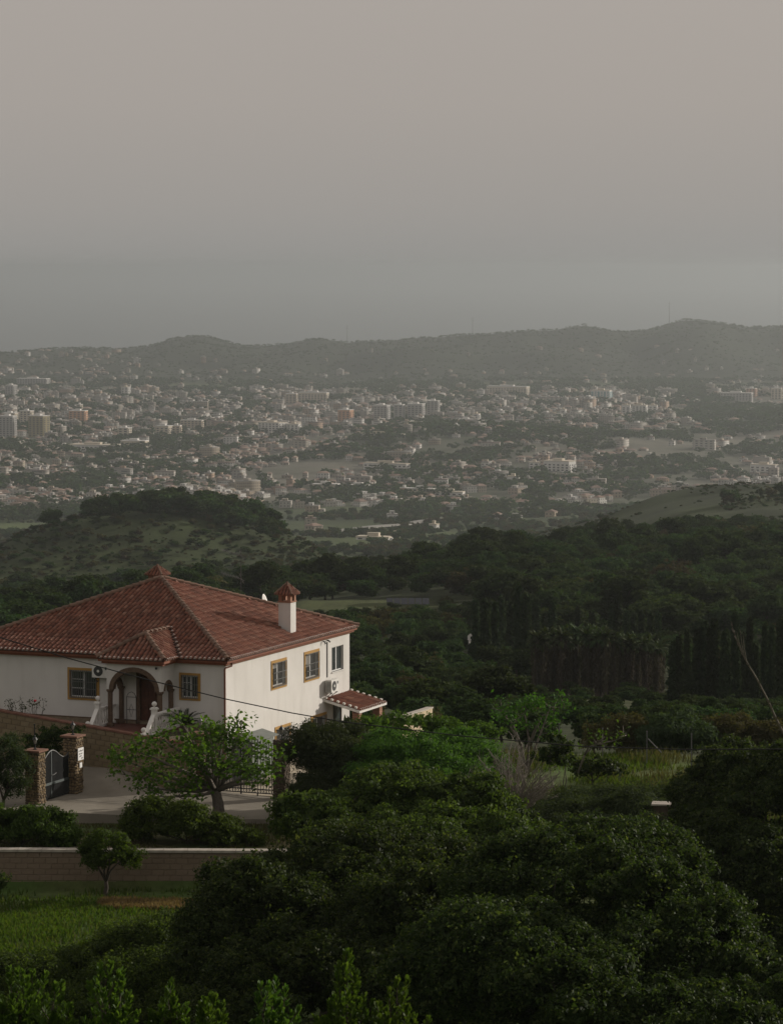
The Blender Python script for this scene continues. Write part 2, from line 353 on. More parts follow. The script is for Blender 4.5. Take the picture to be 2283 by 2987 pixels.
me = np_mesh('terrain', np.stack([GX.ravel(), GY.ravel(), GZ.ravel()], 1), quads, m, smooth=True)
ca = me.color_attributes.new('cover', 'FLOAT_COLOR', 'POINT')
ca.data.foreach_set('color', np.concatenate([carr, np.ones((len(carr), 1))], 1).astype(np.float32).ravel())
tag(link('terrain', me), kind='structure')
M['sea'] = mat('sea_water', [(.05,.075,.085),(.06,.085,.095)], .35, .002, .2, .05, spec=.4, coord='Object')
tag(MB().add([(-22000, 8600, 0), (22000, 8600, 0), (22000, 44500, 0), (-22000, 44500, 0)], [(0,1,2,3)]).build('sea', M['sea']), kind='structure')
# haze: one closed box of pale, even air round the camera, the land and the sea
hm = bpy.data.materials.new('haze_air'); nt, nd, ln = nodes_of(hm)
out = nd.new('ShaderNodeOutputMaterial'); pv = nd.new('ShaderNodeVolumePrincipled')
pv.inputs['Color'].default_value = (.665, .71, .735, 1); pv.inputs['Density'].default_value = 9.2e-5; pv.inputs['Anisotropy'].default_value = .75
ln.new(pv.outputs[0], out.inputs['Volume'])
tag(MB().box(-22500, 22500, -600, 45000, -12, 318).build('haze', hm), 'pale grey evening haze filling the valley air', 'haze', kind='stuff')
# ------------------------------------------------------------------ the house
TH = R(22.25)
HC = Vector((-6.992, 135.391, ZC - 16.356))          # front right wall corner at eave height
EB = 5.2                                              # eave above the house's base
HX = Vector((math.cos(TH), -math.sin(TH), 0)); HY = Vector((math.sin(TH), math.cos(TH), 0))
def H(x, y, z): return HC + HX * x + HY * y + Vector((0, 0, z))        # z relative to the eave
house = empty('house', H(0, 0, -EB), -TH)
tag(house, 'white two-storey villa with red clay tile pyramid roof', 'house')
def hb(mb, name, mats, parent=None, smooth=False):    # build in house coordinates (z from the eave)
    o = mb.build(name, mats, parent or house, smooth=smooth)
    if parent is None: o.location = (0, 0, EB)
    return o
WX0, WY1 = -12.7, 13.4
def cells(u0, u1, z0, z1, holes):
    us = sorted({u0, u1, *[h[0] for h in holes], *[h[1] for h in holes]}); zs = sorted({z0, z1, *[h[2] for h in holes], *[h[3] for h in holes]})
    for a, b in zip(us, us[1:]):
        for c, d in zip(zs, zs[1:]):
            if not any(h[0] <= (a+b)/2 <= h[1] and h[2] <= (c+d)/2 <= h[3] for h in holes): yield a, b, c, d
FW = [(-7.25, -5.99, -1.92, -.80), (-1.97, -1.22, -1.69, -.77)]                 # front windows (opening)
DOOR = (-4.10, -3.02, -2.93, -.70)
RW = [(4.86, 6.22, -1.75, -.75), (8.39, 9.79, -1.82, -.75), (11.36, 12.70, -1.85, -.74), (5.24, 6.63, -4.86, -3.68), (9.12, 10.6, -4.86, -3.70), (11.5, 12.5, -5.15, -3.2)]
mb = MB()
for a, b, c, d in cells(WX0, 0, -2.77, -.05, FW + [(DOOR[0], DOOR[1], -2.77, DOOR[3])]): mb.box(a, b, 0, .25, c, d)
hb(mb, 'wall', M['wall'])
mb = MB()
for a, b, c, d in cells(.25, WY1, -5.3, -.05, RW): mb.box(-.25, 0, a, b, c, d)
mb.box(-.25, -.002, .0015, .25, -5.3, -2.78)
hb(mb, 'wall', M['wall'])
hb(MB().box(WX0, -.25, WY1-.25, WY1-.002, -5.3, -.05), 'wall', M['wall'])
hb(MB().box(WX0, WX0+.25, .25, WY1-.25, -5.3, -.05), 'wall', M['wall'])
hb(MB().box(WX0, -.02, -.03, .2, -5.3, -2.8), 'plinth', M['plinth'])
hb(MB().box(WX0, .0, -.045, .1, -2.8, -2.765), 'plinth_ledge', M['brownband'])
# inside darkness: floor slab between the storeys and a ceiling so the rooms are closed
hb(MB().box(WX0+.25, -.25, .25, WY1-.25, -2.95, -2.8).box(WX0+.1, -.1, .1, WY1-.1, -.2, -.06), 'floor_slab', M['curtain'])
# cornice under the eaves: terracotta band with a mustard foot
def ring(mb, o, z0, z1, x0=WX0, x1=0., y0=0., y1=WY1, t=.3):
    mb.box(x0-o, x1+o, y0-o, y0+t-o, z0, z1); mb.box(x0-o, x1+o, y1+o-t, y1+o, z0, z1)
    mb.box(x1+o-t, x1+o, y0+t-o, y1+o-t, z0, z1); mb.box(x0-o, x0-o+t, y0+t-o, y1+o-t, z0, z1); return mb
hb(ring(MB(), .27, -.14, -.025), 'eave_moulding', M['fascia'])
hb(ring(MB(), .16, -.235, -.14), 'eave_moulding', M['fascia'])
hb(MB().box(0, .06, 0, WY1, -.285, -.236), 'eave_band', M['mustard'])

# --- roof: base slopes, then the tiles
RX0, RX1, RY0, RY1 = -13.0, .3, -.3, 13.7
AP = Vector((-6.25, 6.75, 2.58))
cn = [Vector((RX0, RY0, 0)), Vector((RX1, RY0, 0)), Vector((RX1, RY1, 0)), Vector((RX0, RY1, 0))]
roof = hb(MB().add([*cn, AP, *[c - Vector((0,0,.06)) for c in cn]], [(0,1,4),(1,2,4),(2,3,4),(3,0,4),(0,5,6,1),(1,6,7,2),(2,7,8,3),(3,8,5,0),(8,7,6,5)]), 'roof', M['tilebase'])
def tile_mesh(name, r0, r1, ln_, m_, lift=.035, seg=6):
    v = []; f = []
    for (r, y, z) in ((r0, 0, lift), (r1, ln_, .0), (r0 * .86, 0, lift)):
        for i in range(seg + 1):
            a = math.pi * i / seg; v.append((r*math.cos(a), y, z - .012 + r*math.sin(a)))
    n = seg + 1
    for i in range(seg): f.append((i, i+1, n+i+1, n+i)); f.append((2*n+i, 2*n+i+1, i+1, i))
    me = bpy.data.meshes.new(name); me.from_pydata(v, [], f); me.materials.append(m_); me.update(); return me
tile_me = tile_mesh('tile', .080, .066, .43, M['tile'], .020)
ridge_me = tile_mesh('ridge_tile', .125, .108, .42, M['ridge'], .022)
rt = random.Random(5)
def slope_tiles(A, B, top, tmin, tmax, pitch=.215, expo=.335, skip=None, j=.013):
    """matrices of the cover tiles of a slope whose eave runs A->B and which climbs towards top; first tiles flagged"""
    A, B, top = Vector(A), Vector(B), Vector(top)
    s = (B - A); SL = s.length; s.normalize(); up = (top - A); up -= s * up.dot(s); T = up.length; up.normalize(); n = s.cross(up).normalized()
    if n.z < 0: n = -n
    res = []; k = int(SL / pitch); off = (SL - (k-1)*pitch) / 2
    for i in range(k):
        q = off + i*pitch; t0, t1 = tmin(q/SL)*T, tmax(q/SL)*T; t = t0 - (.05 if t0 < 1e-3 else 0); first = t0 < 1e-3
        while t < t1 - .12:
            p = A + s*(q + rt.uniform(-j, j)) + up*(t + rt.uniform(-j, j)); c = p + up*.17
            if not (skip and skip(c)):
                rz = rt.gauss(0, .03); s2 = (s*math.cos(rz) + up*math.sin(rz)); u2 = up*math.cos(rz) - s*math.sin(rz)
                mtx = Matrix((( s2.x, u2.x, n.x, p.x), (s2.y, u2.y, n.y, p.y), (s2.z, u2.z, n.z, p.z), (0,0,0,1)))
                res.append((mtx, first, t)); first = False
            t += expo
    return res
def tri(a): return (lambda f: 0.0), (lambda f: min(f/a, (1-f)/(1-a)) if 0 < f < 1 else 0)
def porch_z(x, y): return min(.9*(1.575-abs(x+3.625))/1.575, .9*(y+1.5)/1.45)
front = slope_tiles(cn[0], cn[1], AP, *tri((AP.x-RX0)/(RX1-RX0)), skip=lambda c: porch_z(c.x, c.y) > c.z - .05 and c.y < 2.3)
right = slope_tiles(cn[1], cn[2], AP, *tri((AP.y-RY0)/(RY1-RY0)), skip=lambda c: -1.0 < c.x < -.42 and 7.76 < c.y < 8.36)
back = slope_tiles(cn[2], cn[3], AP, *tri((RX1-AP.x)/(RX1-RX0))); left = slope_tiles(cn[3], cn[0], AP, *tri((RY1-AP.y)/(RY1-RY0)))
tb = np.array([v.co[:] for v in tile_me.vertices]); tf = np.array([p.vertices[:] for p in tile_me.polygons])
def joined(name, mts, parent, base=(tb, tf), m_=M['tile']):
    A = np.array([np.array(q) for q in mts]); v = np.einsum('nij,vj->nvi', A[:, :3, :3], base[0]) + A[:, None, :3, 3]
    f = base[1][None] + (np.arange(len(A)) * len(base[0]))[:, None, None]
    return tag(link(name, np_mesh(name, v.reshape(-1, 3), f.reshape(-1, base[1].shape[1]), m_), parent), kind='stuff')
def single(name, me, mt, parent):
    o = bpy.data.objects.new(name, me); col.objects.link(o); o.parent = parent; o.matrix_local = mt; return o
fs = sorted(front, key=lambda q: q[2])
for q in fs[:190]: single('tile', tile_me, q[0], roof)
joined('tiles', [q[0] for q in fs[190:]], roof)
rr = sorted(right, key=lambda q: q[2])
joined('tiles', [q[0] for q in rr], roof); joined('tiles', [q[0] for q in back + left], roof)
# white mortar plugs in the open tile ends along the eaves
def plugs(lst, parent):
    mb = MB()
    for mt, first, t in lst:
        if first:
            pts = [(.068*math.cos(math.pi*i/5), .012, .022 + .062*math.sin(math.pi*i/5)) for i in range(6)]
            w_ = [mt @ Vector(p) for p in pts] + [mt @ Vector((p[0], .10, p[2])) for p in pts]
            mb.add(w_, [tuple(range(6))] + [(i, i+1, i+7, i+6) for i in range(5)])
    tag(mb.build('mortar_plugs', M['mortar'], parent), kind='stuff')
plugs(front + right + back + left, roof)
def hip(a, b, parent, n0=0):
    a, b = Vector(a), Vector(b); d = (b - a); ln_ = d.length; d.normalize(); s = d.cross(Vector((0,0,1))).normalized(); n = s.cross(d).normalized()
    if n.z < 0: n = -n; s = -s
    k = int(ln_ / .33)
    for i in range(k):
        p = a + d*(i*ln_/k - .02) + n*.045 + s*rt.uniform(-.01, .01)
        single('ridge_tile', ridge_me, Matrix(((s.x,d.x,n.x,p.x),(s.y,d.y,n.y,p.y),(s.z,d.z,n.z,p.z),(0,0,0,1))), parent)
for c in cn: hip(c, AP, roof)

# --- porch: arched front, side arches, columns, little hipped roof
PX0, PX1, PY = -4.9, -2.35, -1.2
def arch_wall(mb, cx_, a, b, zs, u0, u1, z0, z1, put, n=18):
    """wall u0..u1, z0..z1 with an arched opening; put(u, z, side) gives the corner points"""
    pts = [(cx_ - a*math.cos(math.pi*i/n), zs + b*math.sin(math.pi*i/n)) for i in range(n+1)]
    for (ua, za), (ub, zb) in zip(pts, pts[1:]):
        v = [put(ua, za, s) for s in (0,1)] + [put(ub, zb, s) for s in (0,1)] + [put(ua, z1, s) for s in (0,1)] + [put(ub, z1, s) for s in (0,1)]
        mb.add(v, [(0,2,6,4),(1,5,7,3),(0,1,3,2),(4,6,7,5)])
    for ua, ub in ((u0, cx_-a), (cx_+a, u1)):
        v = [put(ua, zs, s) for s in (0,1)] + [put(ub, zs, s) for s in (0,1)] + [put(ua, z1, s) for s in (0,1)] + [put(ub, z1, s) for s in (0,1)]
        mb.add(v, [(0,2,6,4),(1,5,7,3),(0,1,3,2),(4,6,7,5),(0,4,5,1),(2,3,7,6)])
def arch_band(mb, cx_, a, b, w_, zs, put, n=18):
    for i in range(n):
        t0, t1 = math.pi*i/n, math.pi*(i+1)/n; v = []
        for t in (t0, t1):
            for k_ in (0, w_):
                for s in (0, 1): v.append(put(cx_ - (a-k_)*math.cos(t), zs + (b-k_)*math.sin(t), s))
        mb.add(v, [(0,4,6,2),(1,3,7,5),(2,6,7,3),(0,1,5,4)])
mb = MB(); arch_wall(mb, -3.615, 1.12, .93, -1.35, PX0, PX1, -2.0, -.05, lambda u, z, s: (u, PY + .22*s, z)); hb(mb, 'porch_wall', M['wall'])
mb = MB(); arch_band(mb, -3.615, 1.175, .985, .20, -1.35, lambda u, z, s: (u, PY - .02 + .26*s, z)); hb(mb, 'arch_band', M['brownband'])
for x0, x1 in ((PX1-.2, PX1), (PX0, PX0+.2)):
    mb = MB(); arch_wall(mb, -.53, .40, .40, -1.35, PY+.22, .0, -2.0, -.05, lambda u, z, s: (x0 + (x1-x0)*s, u, z), 12); hb(mb, 'porch_wall', M['wall'])
    mb = MB(); arch_band(mb, -.53, .44, .44, .13, -1.35, lambda u, z, s: (x0-.015 + (x1-x0+.03)*s, u, z), 12); hb(mb, 'arch_band', M['brownband'])
colprof = [(.15,-2.93),(.15,-2.80),(.105,-2.77),(.105,-1.50),(.12,-1.48),(.165,-1.41),(.165,-1.36)]
for cx_, cy_ in ((PX0+.11, PY+.11), (PX1-.11, PY+.11), (PX0+.11, -.06), (PX1-.11, -.06)):
    hb(MB().lathe(colprof, 10, (cx_, cy_, 0)), 'column', M['brownband'])
hb(MB().box(-5.3, -1.9, -2.35, -.05, -5.25, -2.93), 'porch_floor', M['redfloor'])
hb(MB().box(PX0, PX1, PY, 0, -.06, -.03), 'porch_ceiling', M['wall'])
# porch cornice and roof
mb = MB()
for o, z0, z1 in ((.27, -.14, -.025), (.16, -.24, -.14)):
    mb.box(PX0-o, PX1+o, PY-o, PY+.2, z0, z1).box(PX1-.05, PX1+o-.001, PY+.2, -o-.002, z0+.001, z1-.001).box(PX0-o+.001, PX0+.05, PY+.2, -o-.002, z0+.001, z1-.001)
hb(mb, 'eave_moulding', M['fascia'])
a, b, c, d = Vector((-5.2,-1.5,0)), Vector((-2.05,-1.5,0)), Vector((-2.05,-.25,0)), Vector((-5.2,-.25,0))
r0, r1 = Vector((-3.625,-.05,.9)), Vector((-3.625,2.16,.9))
proof = hb(MB().add([a,b,c,d,r0,r1, a-Vector((0,0,.05)), b-Vector((0,0,.05))], [(0,1,4),(1,2,5,4),(0,4,5,3),(0,6,7,1)]), 'porch_roof', M['tilebase'])
pt = slope_tiles(a, b, r0, *tri(.5))
pr_ = slope_tiles(b, (-2.05, 2.16, 0), (-3.625, -1.5, .9), lambda f: max(0, (f*3.66 - 1.25)/2.41), lambda f: min(1, f*3.66/1.45))
pl_ = slope_tiles((-5.2, 2.16, 0), a, (-3.625, -1.5, .9), lambda f: max(0, ((1-f)*3.66 - 1.25)/2.41), lambda f: min(1, (1-f)*3.66/1.45))
for q in pt + pr_ : single('tile', tile_me, q[0], proof)
joined('tiles', [q[0] for q in pl_], proof); plugs(pt + pr_ + pl_, proof)
for p, q in ((a, r0), (b, r0), (r0, r1)): hip(p, q, proof)

# --- windows
def window(plane, o, front_face=True, bars=9, frame=True, blind=0., cage=.09, lattice=False, band=.14):
    """plane 'y' = front wall (facing -y), 'x' = right wall (facing +x); o = opening u0,u1,z0,z1"""
    u0, u1, z0, z1 = o
    put = (lambda u, dpt, z: (u, -dpt, z)) if plane == 'y' else (lambda u, dpt, z: (dpt, u, z))
    def bx(mb, a, b, d0, d1, c, d):
        p, q = put(a, d0, c), put(b, d1, d); mb.box(min(p[0],q[0]), max(p[0],q[0]), min(p[1],q[1]), max(p[1],q[1]), c, d)
    mb = MB(); s = .045; mid = (u0+u1)/2
    bx(mb, u0, u1, -.13, -.085, z0, z0+s); bx(mb, u0, u1, -.13, -.085, z1-s, z1); bx(mb, u0, u0+s, -.13, -.085, z0+s, z1-s); bx(mb, u1-s, u1, -.13, -.085, z0+s, z1-s)
    bx(mb, mid-.035, mid+.035, -.135, -.08, z0+s, z1-s)
    if lattice:
        ul, ur = (u0+s, mid-.035)
        for k_ in (1, 2): zz = z0 + (z1-z0)*k_/3; bx(mb, ul, ur, -.112, -.094, zz-.012, zz+.012)
        bx(mb, (ul+ur)/2-.012, (ul+ur)/2+.012, -.114, -.096, z0+s, z1-s)
    w_ = hb(mb, 'window', M['whitealu'])
    for ua, ub in ((u0+s, mid-.035), (mid+.035, u1-s)):
        mb = MB(); bx(mb, ua, ub, -.115, -.1, z0+s, z1-s); mb.build('pane', M['glass'], w_)
    if blind:
        mb = MB(); bx(mb, u0+s, (mid if blind < .6 else u1-s), -.098, -.092, z1-s-(z1-z0)*min(blind, .55), z1-s); mb.build('blind', M['curtain'], w_)
    if frame:
        for a_, b_, c_, d_ in ((u0-band, u1+band, z1, z1+band), (u0-band, u1+band, z0-band, z0), (u0-band, u0, z0, z1), (u1, u1+band, z0, z1)):
            mb = MB(); bx(mb, a_, b_, -.04, .03, c_, d_); mb.build('frame_band', M['mustard'], w_)
    else:
        mb = MB(); bx(mb, u0-.05, u1+.05, -.08, .05, z0-.05, z0); mb.build('sill', M['wall'], w_)
    if bars:
        mb = MB(); r = .011
        for i in range(bars + 1):
            uu = u0 + .01 + (u1 - u0 - .02)*i/bars; p0, p1 = put(uu, cage, z0-.04), put(uu, cage, z1+.04); mb.bar(p0, p1, 2*r)
        for zz in (z0-.02, (z0+z1)/2+.1, (z0+z1)/2-.2, z1+.02):
            mb.bar(put(u0-.01, cage-.004, zz), put(u1+.01, cage-.004, zz), 2*r)
            for uu in (u0+.0, u1-.0): mb.bar(put(uu, -.02, zz), put(uu, cage, zz), 2*r)
        mb.build('grille', M['grille'], w_)
    return w_
window('y', FW[0], bars=12, lattice=True, band=.13)
window('y', FW[1], bars=7, lattice=True, band=.12)
window('x', RW[0], bars=11, blind=.2)
window('x', RW[1], bars=11, blind=.5)
window('x', RW[2], bars=0, frame=False)
window('x', RW[3], bars=11); window('x', RW[4], bars=11)
hb(MB().box(-.12, -.05, 11.5, 12.5, -5.15, -3.2), 'door', M['glass'])
dr = hb(MB().box(DOOR[0]+.14, DOOR[1]-.1, .08, .14, DOOR[2], DOOR[3]-.12), 'door', M['door'])
mb = MB(); mb.box(DOOR[0], DOOR[0]+.16, -.03, .16, DOOR[2], DOOR[3]).box(DOOR[1]-.12, DOOR[1], -.03, .16, DOOR[2], DOOR[3]).box(DOOR[0]+.16, DOOR[1]-.12, -.028, .16, DOOR[3]-.14, DOOR[3]); mb.build('door_frame', M['brownband'], dr)
for z0 in (-2.75, -1.75):
    for x0 in (DOOR[0]+.22, -3.54): MB().box(x0, x0+.30, .06, .085, z0, z0+.8).build('door_panel', M['door'], dr)
MB().lathe([(.02,0),(.03,.02),(.02,.05)], 8).build('handle', M['metal'], dr, loc=(-3.25, .05, -1.95))
# downpipe at the corner
hb(MB().tube([(.2,.35,-.2),(.2,.3,-.3),(.06,.02,-.36),(.05,-.06,-.42),(.05,-.06,-5.1)], .042, 8), 'downpipe', M['copperpipe'])
hb(MB().box(.0, .035, 10.78, 10.84, -2.02, -.42), 'conduit', M['grille'])
hb(MB().tube([(.03,10.3,-.34),(.12,10.3,-.36),(.16,10.32,-.44)], .03, 6), 'wall_light', M['acdark']); hb(MB().tube([(.03,10.75,-.34),(.13,10.75,-.36),(.17,10.78,-.42)], .035, 6), 'wall_light', M['acdark'])
hb(MB().lathe([(.02,-.05),(.05,-.03),(.05,.03),(.02,.05)], 8, (-2.55, PY-.06, -.36)), 'wall_light', M['acdark'])

# --- balustrades of the landing and the steps
balprof = [(.045,0),(.045,.05),(.03,.08),(.06,.2),(.065,.28),(.035,.42),(.03,.5),(.05,.55),(.05,.6)]
def newel(parent, x, y, z, h):
    mb = MB().box(x-.1, x+.1, y-.1, y+.1, z, z+h).box(x-.14, x+.14, y-.14, y+.14, z+h, z+h+.06).box(x-.11, x+.11, y-.11, y+.11, z+h+.06, z+h+.10)
    n_ = mb.build('newel', M['white'], parent)
    MB().lathe([(.03,0),(.04,.03)] + [(.105*math.sin(math.pi*i/8)+.004, .135-.105*math.cos(math.pi*i/8)) for i in range(1,8)] + [(.01,.24)], 12).build('ball', M['white'], n_, loc=(x, y, z+h+.10), smooth=True)
def balustrade(x, y0, y1, yb, drop):
    """level run y0 (house side) .. y1, then down the steps to yb"""
    e = empty('balustrade', (0, 0, EB), parent=house)
    zf = -2.93
    MB().box(x-.09, x+.09, y1, y0, zf+.72, zf+.82).build('handrail', M['white'], e); MB().box(x-.07, x+.07, y1, y0, zf, zf+.1).build('base_rail', M['white'], e)
    me = MB().lathe(balprof, 8).mesh('baluster', M['white'], True); k = max(2, int(abs(y0-y1)/.2))
    for i in range(k): link('baluster', me, e, (x, y1 + (y0-y1)*(i+.5)/k, zf+.1))
    newel(e, x, y1, zf, 1.0); newel(e, x, yb, zf-drop, .62)
    dz = Vector((0,0,.05)); a_, b_ = Vector((x, y1-.08, zf+.77)), Vector((x, yb+.08, zf-drop+.5))
    d_ = (b_ - a_); up = Vector((0, -d_.z, d_.y)).normalized()*.05
    MB().obox((a_+b_)/2, (.09,0,0), up, d_/2).build('handrail', M['white'], e)
    MB().obox((a_+b_)/2 - Vector((0,0,.66)), (.07,0,0), up, d_/2).build('base_rail', M['white'], e)
    k = max(3, int(abs(yb-y1)/.2))
    for i in range(k):
        f = (i+.5)/k; p = a_.lerp(b_, f); link('baluster', me, e, (x, p.y, p.z - .64))
balustrade(-2.1, -.1, -2.35, -3.35, .58)
balustrade(-5.1, -.1, -1.62, -2.55, .58)
for i in range(4): hb(MB().box(-5.0, -2.2, -2.35-.28*(i+1), -2.35-.28*i, -5.25, -2.93-.15*(i+1)), 'step', M['redfloor'])
# ironwork panel leaning in the porch
hb(MB().box(-4.42,-4.40,-.32,-.30,-2.9,-1.75).box(-3.98,-3.96,-.32,-.30,-2.9,-1.75).tube([(-4.41,-.31,-1.75),(-4.33,-.31,-1.6),(-4.19,-.31,-1.54),(-4.05,-.31,-1.6),(-3.97,-.31,-1.75)], .012, 5).tube([(-4.4,-.31,-1.76),(-3.98,-.31,-1.76)], .012, 5).tube([(-4.4,-.31,-2.3),(-3.98,-.31,-2.3)], .012, 5).tube([(-4.3,-.31,-2.3),(-4.2,-.31,-2.05),(-4.1,-.31,-2.3),(-4.2,-.31,-2.6),(-4.3,-.31,-2.3)], .01, 5), 'iron_screen', M['iron'])

# --- chimneys
def chimney(x0, x1, y0, y1, zb, zt, cap):
    ch = hb(MB().box(x0, x1, y0, y1, zb, zt), 'chimney', M['wall']); cx_, cy_ = (x0+x1)/2, (y0+y1)/2; hw = (x1-x0)/2
    mb = MB().box(x0-.03, x1+.03, y0-.03, y1+.03, zt, zt+.06)
    for sx in (-1, 1):
        for sy in (-1, 1): mb.box(cx_+sx*hw-.08*(sx>0)-.08*(sx>0), cx_+sx*hw+.16*(sx<0), cy_+sy*hw-.16*(sy>0), cy_+sy*hw+.16*(sy<0), zt+.06, zt+.30)
    mb.box(x0-.02, x1+.02, y0-.02, y1+.02, zt+.30, zt+.36); mb.build('brick_vent', M['brick'], ch)
    o = hw + .13; z0 = zt+.36; c4 = [Vector((cx_-o,cy_-o,z0)), Vector((cx_+o,cy_-o,z0)), Vector((cx_+o,cy_+o,z0)), Vector((cx_-o,cy_+o,z0))]; ap = Vector((cx_,cy_,z0+cap))
    cp_ = MB().add([*c4, ap], [(0,1,4),(1,2,4),(2,3,4),(3,0,4),(3,2,1,0)]).build('cap', M['tilebase'], ch)
    ts = []
    for i in range(4): ts += slope_tiles(c4[i], c4[(i+1)%4], ap, *tri(.5), pitch=.15, expo=.28, j=.004)
    sc = Matrix.Scale(.7, 4); joined('cap_tiles', [q[0] @ sc for q in ts], cp_)
    mb = MB()
    for c_ in c4: mb.tube([c_+Vector((0,0,.03)), ap+Vector((0,0,.03))], .05, 6)
    mb.lathe([(.06,-.03),(.07,.04),(.02,.1)], 8, ap); mb.build('cap_ridges', M['ridge'], ch)
chimney(-1.0, -.42, 7.76, 8.34, .1, 1.62, .46)
chimney(-7.15, -6.55, 7.3, 7.9, 2.0, 2.30, .38)

# --- side canopy on the right wall with brick posts
a, b = Vector((0, 10.44, -2.98)), Vector((0, 13.36, -2.98)); c, d = Vector((1.75, 13.62, -3.42)), Vector((1.75, 10.44, -3.42))
cr_ = hb(MB().add([a,b,c,d]+[q-Vector((0,0,.10)) for q in (a,b,c,d)], [(0,3,2,1),(4,5,6,7),(0,4,7,3),(3,7,6,2),(2,6,5,1)], 0), 'canopy_roof', M['white'])
ct = slope_tiles(d + Vector((0,-.02,.02)), c + Vector((0,.0,.02)), a + Vector((0,0,.02)), lambda f: 0., lambda f: 1., expo=.36)
for q in ct: single('tile', tile_me, q[0], cr_)
mb = MB()
for yy in (10.5, 13.45):
    for i in range(6): f = (i+.3)/6; p = Vector((0, yy, -2.98)).lerp(Vector((1.75, yy, -3.42)), f); mb.obox(p + Vector((0,0,.10)), (.05,0,-.012), (0,.06,0), (.01,0,.035))
tag(mb.build('mortar_lumps', M['mortar'], cr_), kind='stuff'); plugs(ct, cr_)
for yy in (10.85, 13.25):
    pc = hb(MB().box(1.30, 1.60, yy-.15, yy+.15, -5.3, -3.45), 'canopy_post', M['mortarjoint'])
    bm_ = MB().box(-.165, .165, -.165, .165, 0, .075).mesh('brick', M['brick'])
    for i in range(20): link('brick', bm_, pc, (1.45, yy, -5.28 + i*.09))
hb(MB().box(1.4, 1.52, 10.5, 13.5, -3.53, -3.44), 'canopy_beam', M['door'])

# --- things on the house
def ac_unit(loc, rz, label):
    e = empty('air_conditioner', loc, rz); tag(e, label, 'air conditioner')      # faces local -y, 0.8 wide, 0.56 high, 0.28 deep
    MB().box(-.4, .4, -.30, -.02, 0, .56).build('casing', M['acwhite'], e)
    MB().tube([(-.1,-.298,.28),(-.1,-.318,.28)], .215, 20).build('fan_grille', M['acdark'], e)
    MB().tube([(-.1,-.318,.28),(-.1,-.325,.28)], .06, 12).build('fan_hub', M['acwhite'], e)
    mb = MB()
    for i in range(9): mb.box(-.408, -.401, -.28, -.05, .05+i*.052, .075+i*.052)
    mb.build('side_louvres', M['acdark'], e)
    MB().box(.22, .36, -.306, -.301, .34, .46).build('badge', M['gategrey'], e)
    for x in (-.28, .28): MB().box(x-.02, x+.02, -.3, .02, -.05, -.01).bar((x, -.28, -.03), (x, 0, -.22), .03).build('bracket', M['metal'], e)
ac_unit(H(.08, 10.85, -2.66), -TH + math.pi/2, 'white air conditioner unit on the sunlit wall above the side canopy')
ac_unit(H(-5.62, -.08, -1.0), -TH, 'air conditioner with dark round fan on the shaded front wall beside the porch')
e = empty('television_antenna', H(-3.95, 10.2, .9)); tag(e, 'thin television antenna mast with two yagi arms behind the roof ridge', 'antenna')
MB().tube([(0,0,0),(0,0,2.75)], .016, 6).build('mast', M['metal'], e)
for z, a_, l_ in ((2.5, 200, .95), (1.45, 198, .95)):
    dx, dy = math.cos(R(a_)), math.sin(R(a_)); mb = MB().tube([(0,0,z),(dx*l_,dy*l_,z+.30)], .009, 5)
    for i in range(12):
        f = .12 + i*.075; mb.tube([(dx*l_*f-dy*.1, dy*l_*f+dx*.1, z+.30*f-.07), (dx*l_*f+dy*.1, dy*l_*f-dx*.1, z+.30*f+.07)], .006, 4)
    mb.tube([(.12,.0,z-.22),(-.08,0,z+.22)], .012, 4).tube([(.16,0,z-.1),(-.16,0,z+.05)], .012, 4); mb.build('yagi_arm', M['metal'], e)
e = empty('satellite_dish', H(-3.05, 10.6, .78)); tag(e, 'small cream satellite dish poking above the roof edge', 'dish')
mb = MB(); mb.lathe([(.02,.0),(.12,.012),(.22,.045),(.31,.10),(.30,.105),(.2,.06),(.1,.03),(.01,.02)], 18); o = mb.build('reflector', M['acwhite'], e, loc=(0,0,.55), smooth=True); o.rotation_euler = (R(75), R(0), R(75))
MB().tube([(0,0,-.2),(0,.05,.5)], .025, 6).build('mast', M['metal'], e)

# --- lean-to shed against the right wall
e = empty('lean_to_shed', H(0, 0, -EB), -TH); tag(e, 'grey-green sheet metal lean-to against the sunlit wall', 'shed')
MB().add([(.02,1.0,EB-3.40),(.02,3.75,EB-3.40),(1.05,3.2,EB-3.52),(1.05,.6,EB-3.52),(.02,1.0,EB-3.44),(.02,3.75,EB-3.44),(1.05,3.2,EB-3.56),(1.05,.6,EB-3.56)], [(0,3,2,1),(4,5,6,7),(0,4,7,3),(3,7,6,2),(2,6,5,1),(1,5,4,0)]).build('roof_sheet', M['shed'], e)
MB().box(.02, .95, .75, .80, .0, EB-3.56).build('side_panel', M['shed'], e); MB().box(.9, .95, .8, 2.9, .0, EB-3.57).build('front_panel', M['shed'], e); MB().box(.02, .9, 2.85, 2.9, .0, EB-3.57).build('side_panel', M['shed'], e)
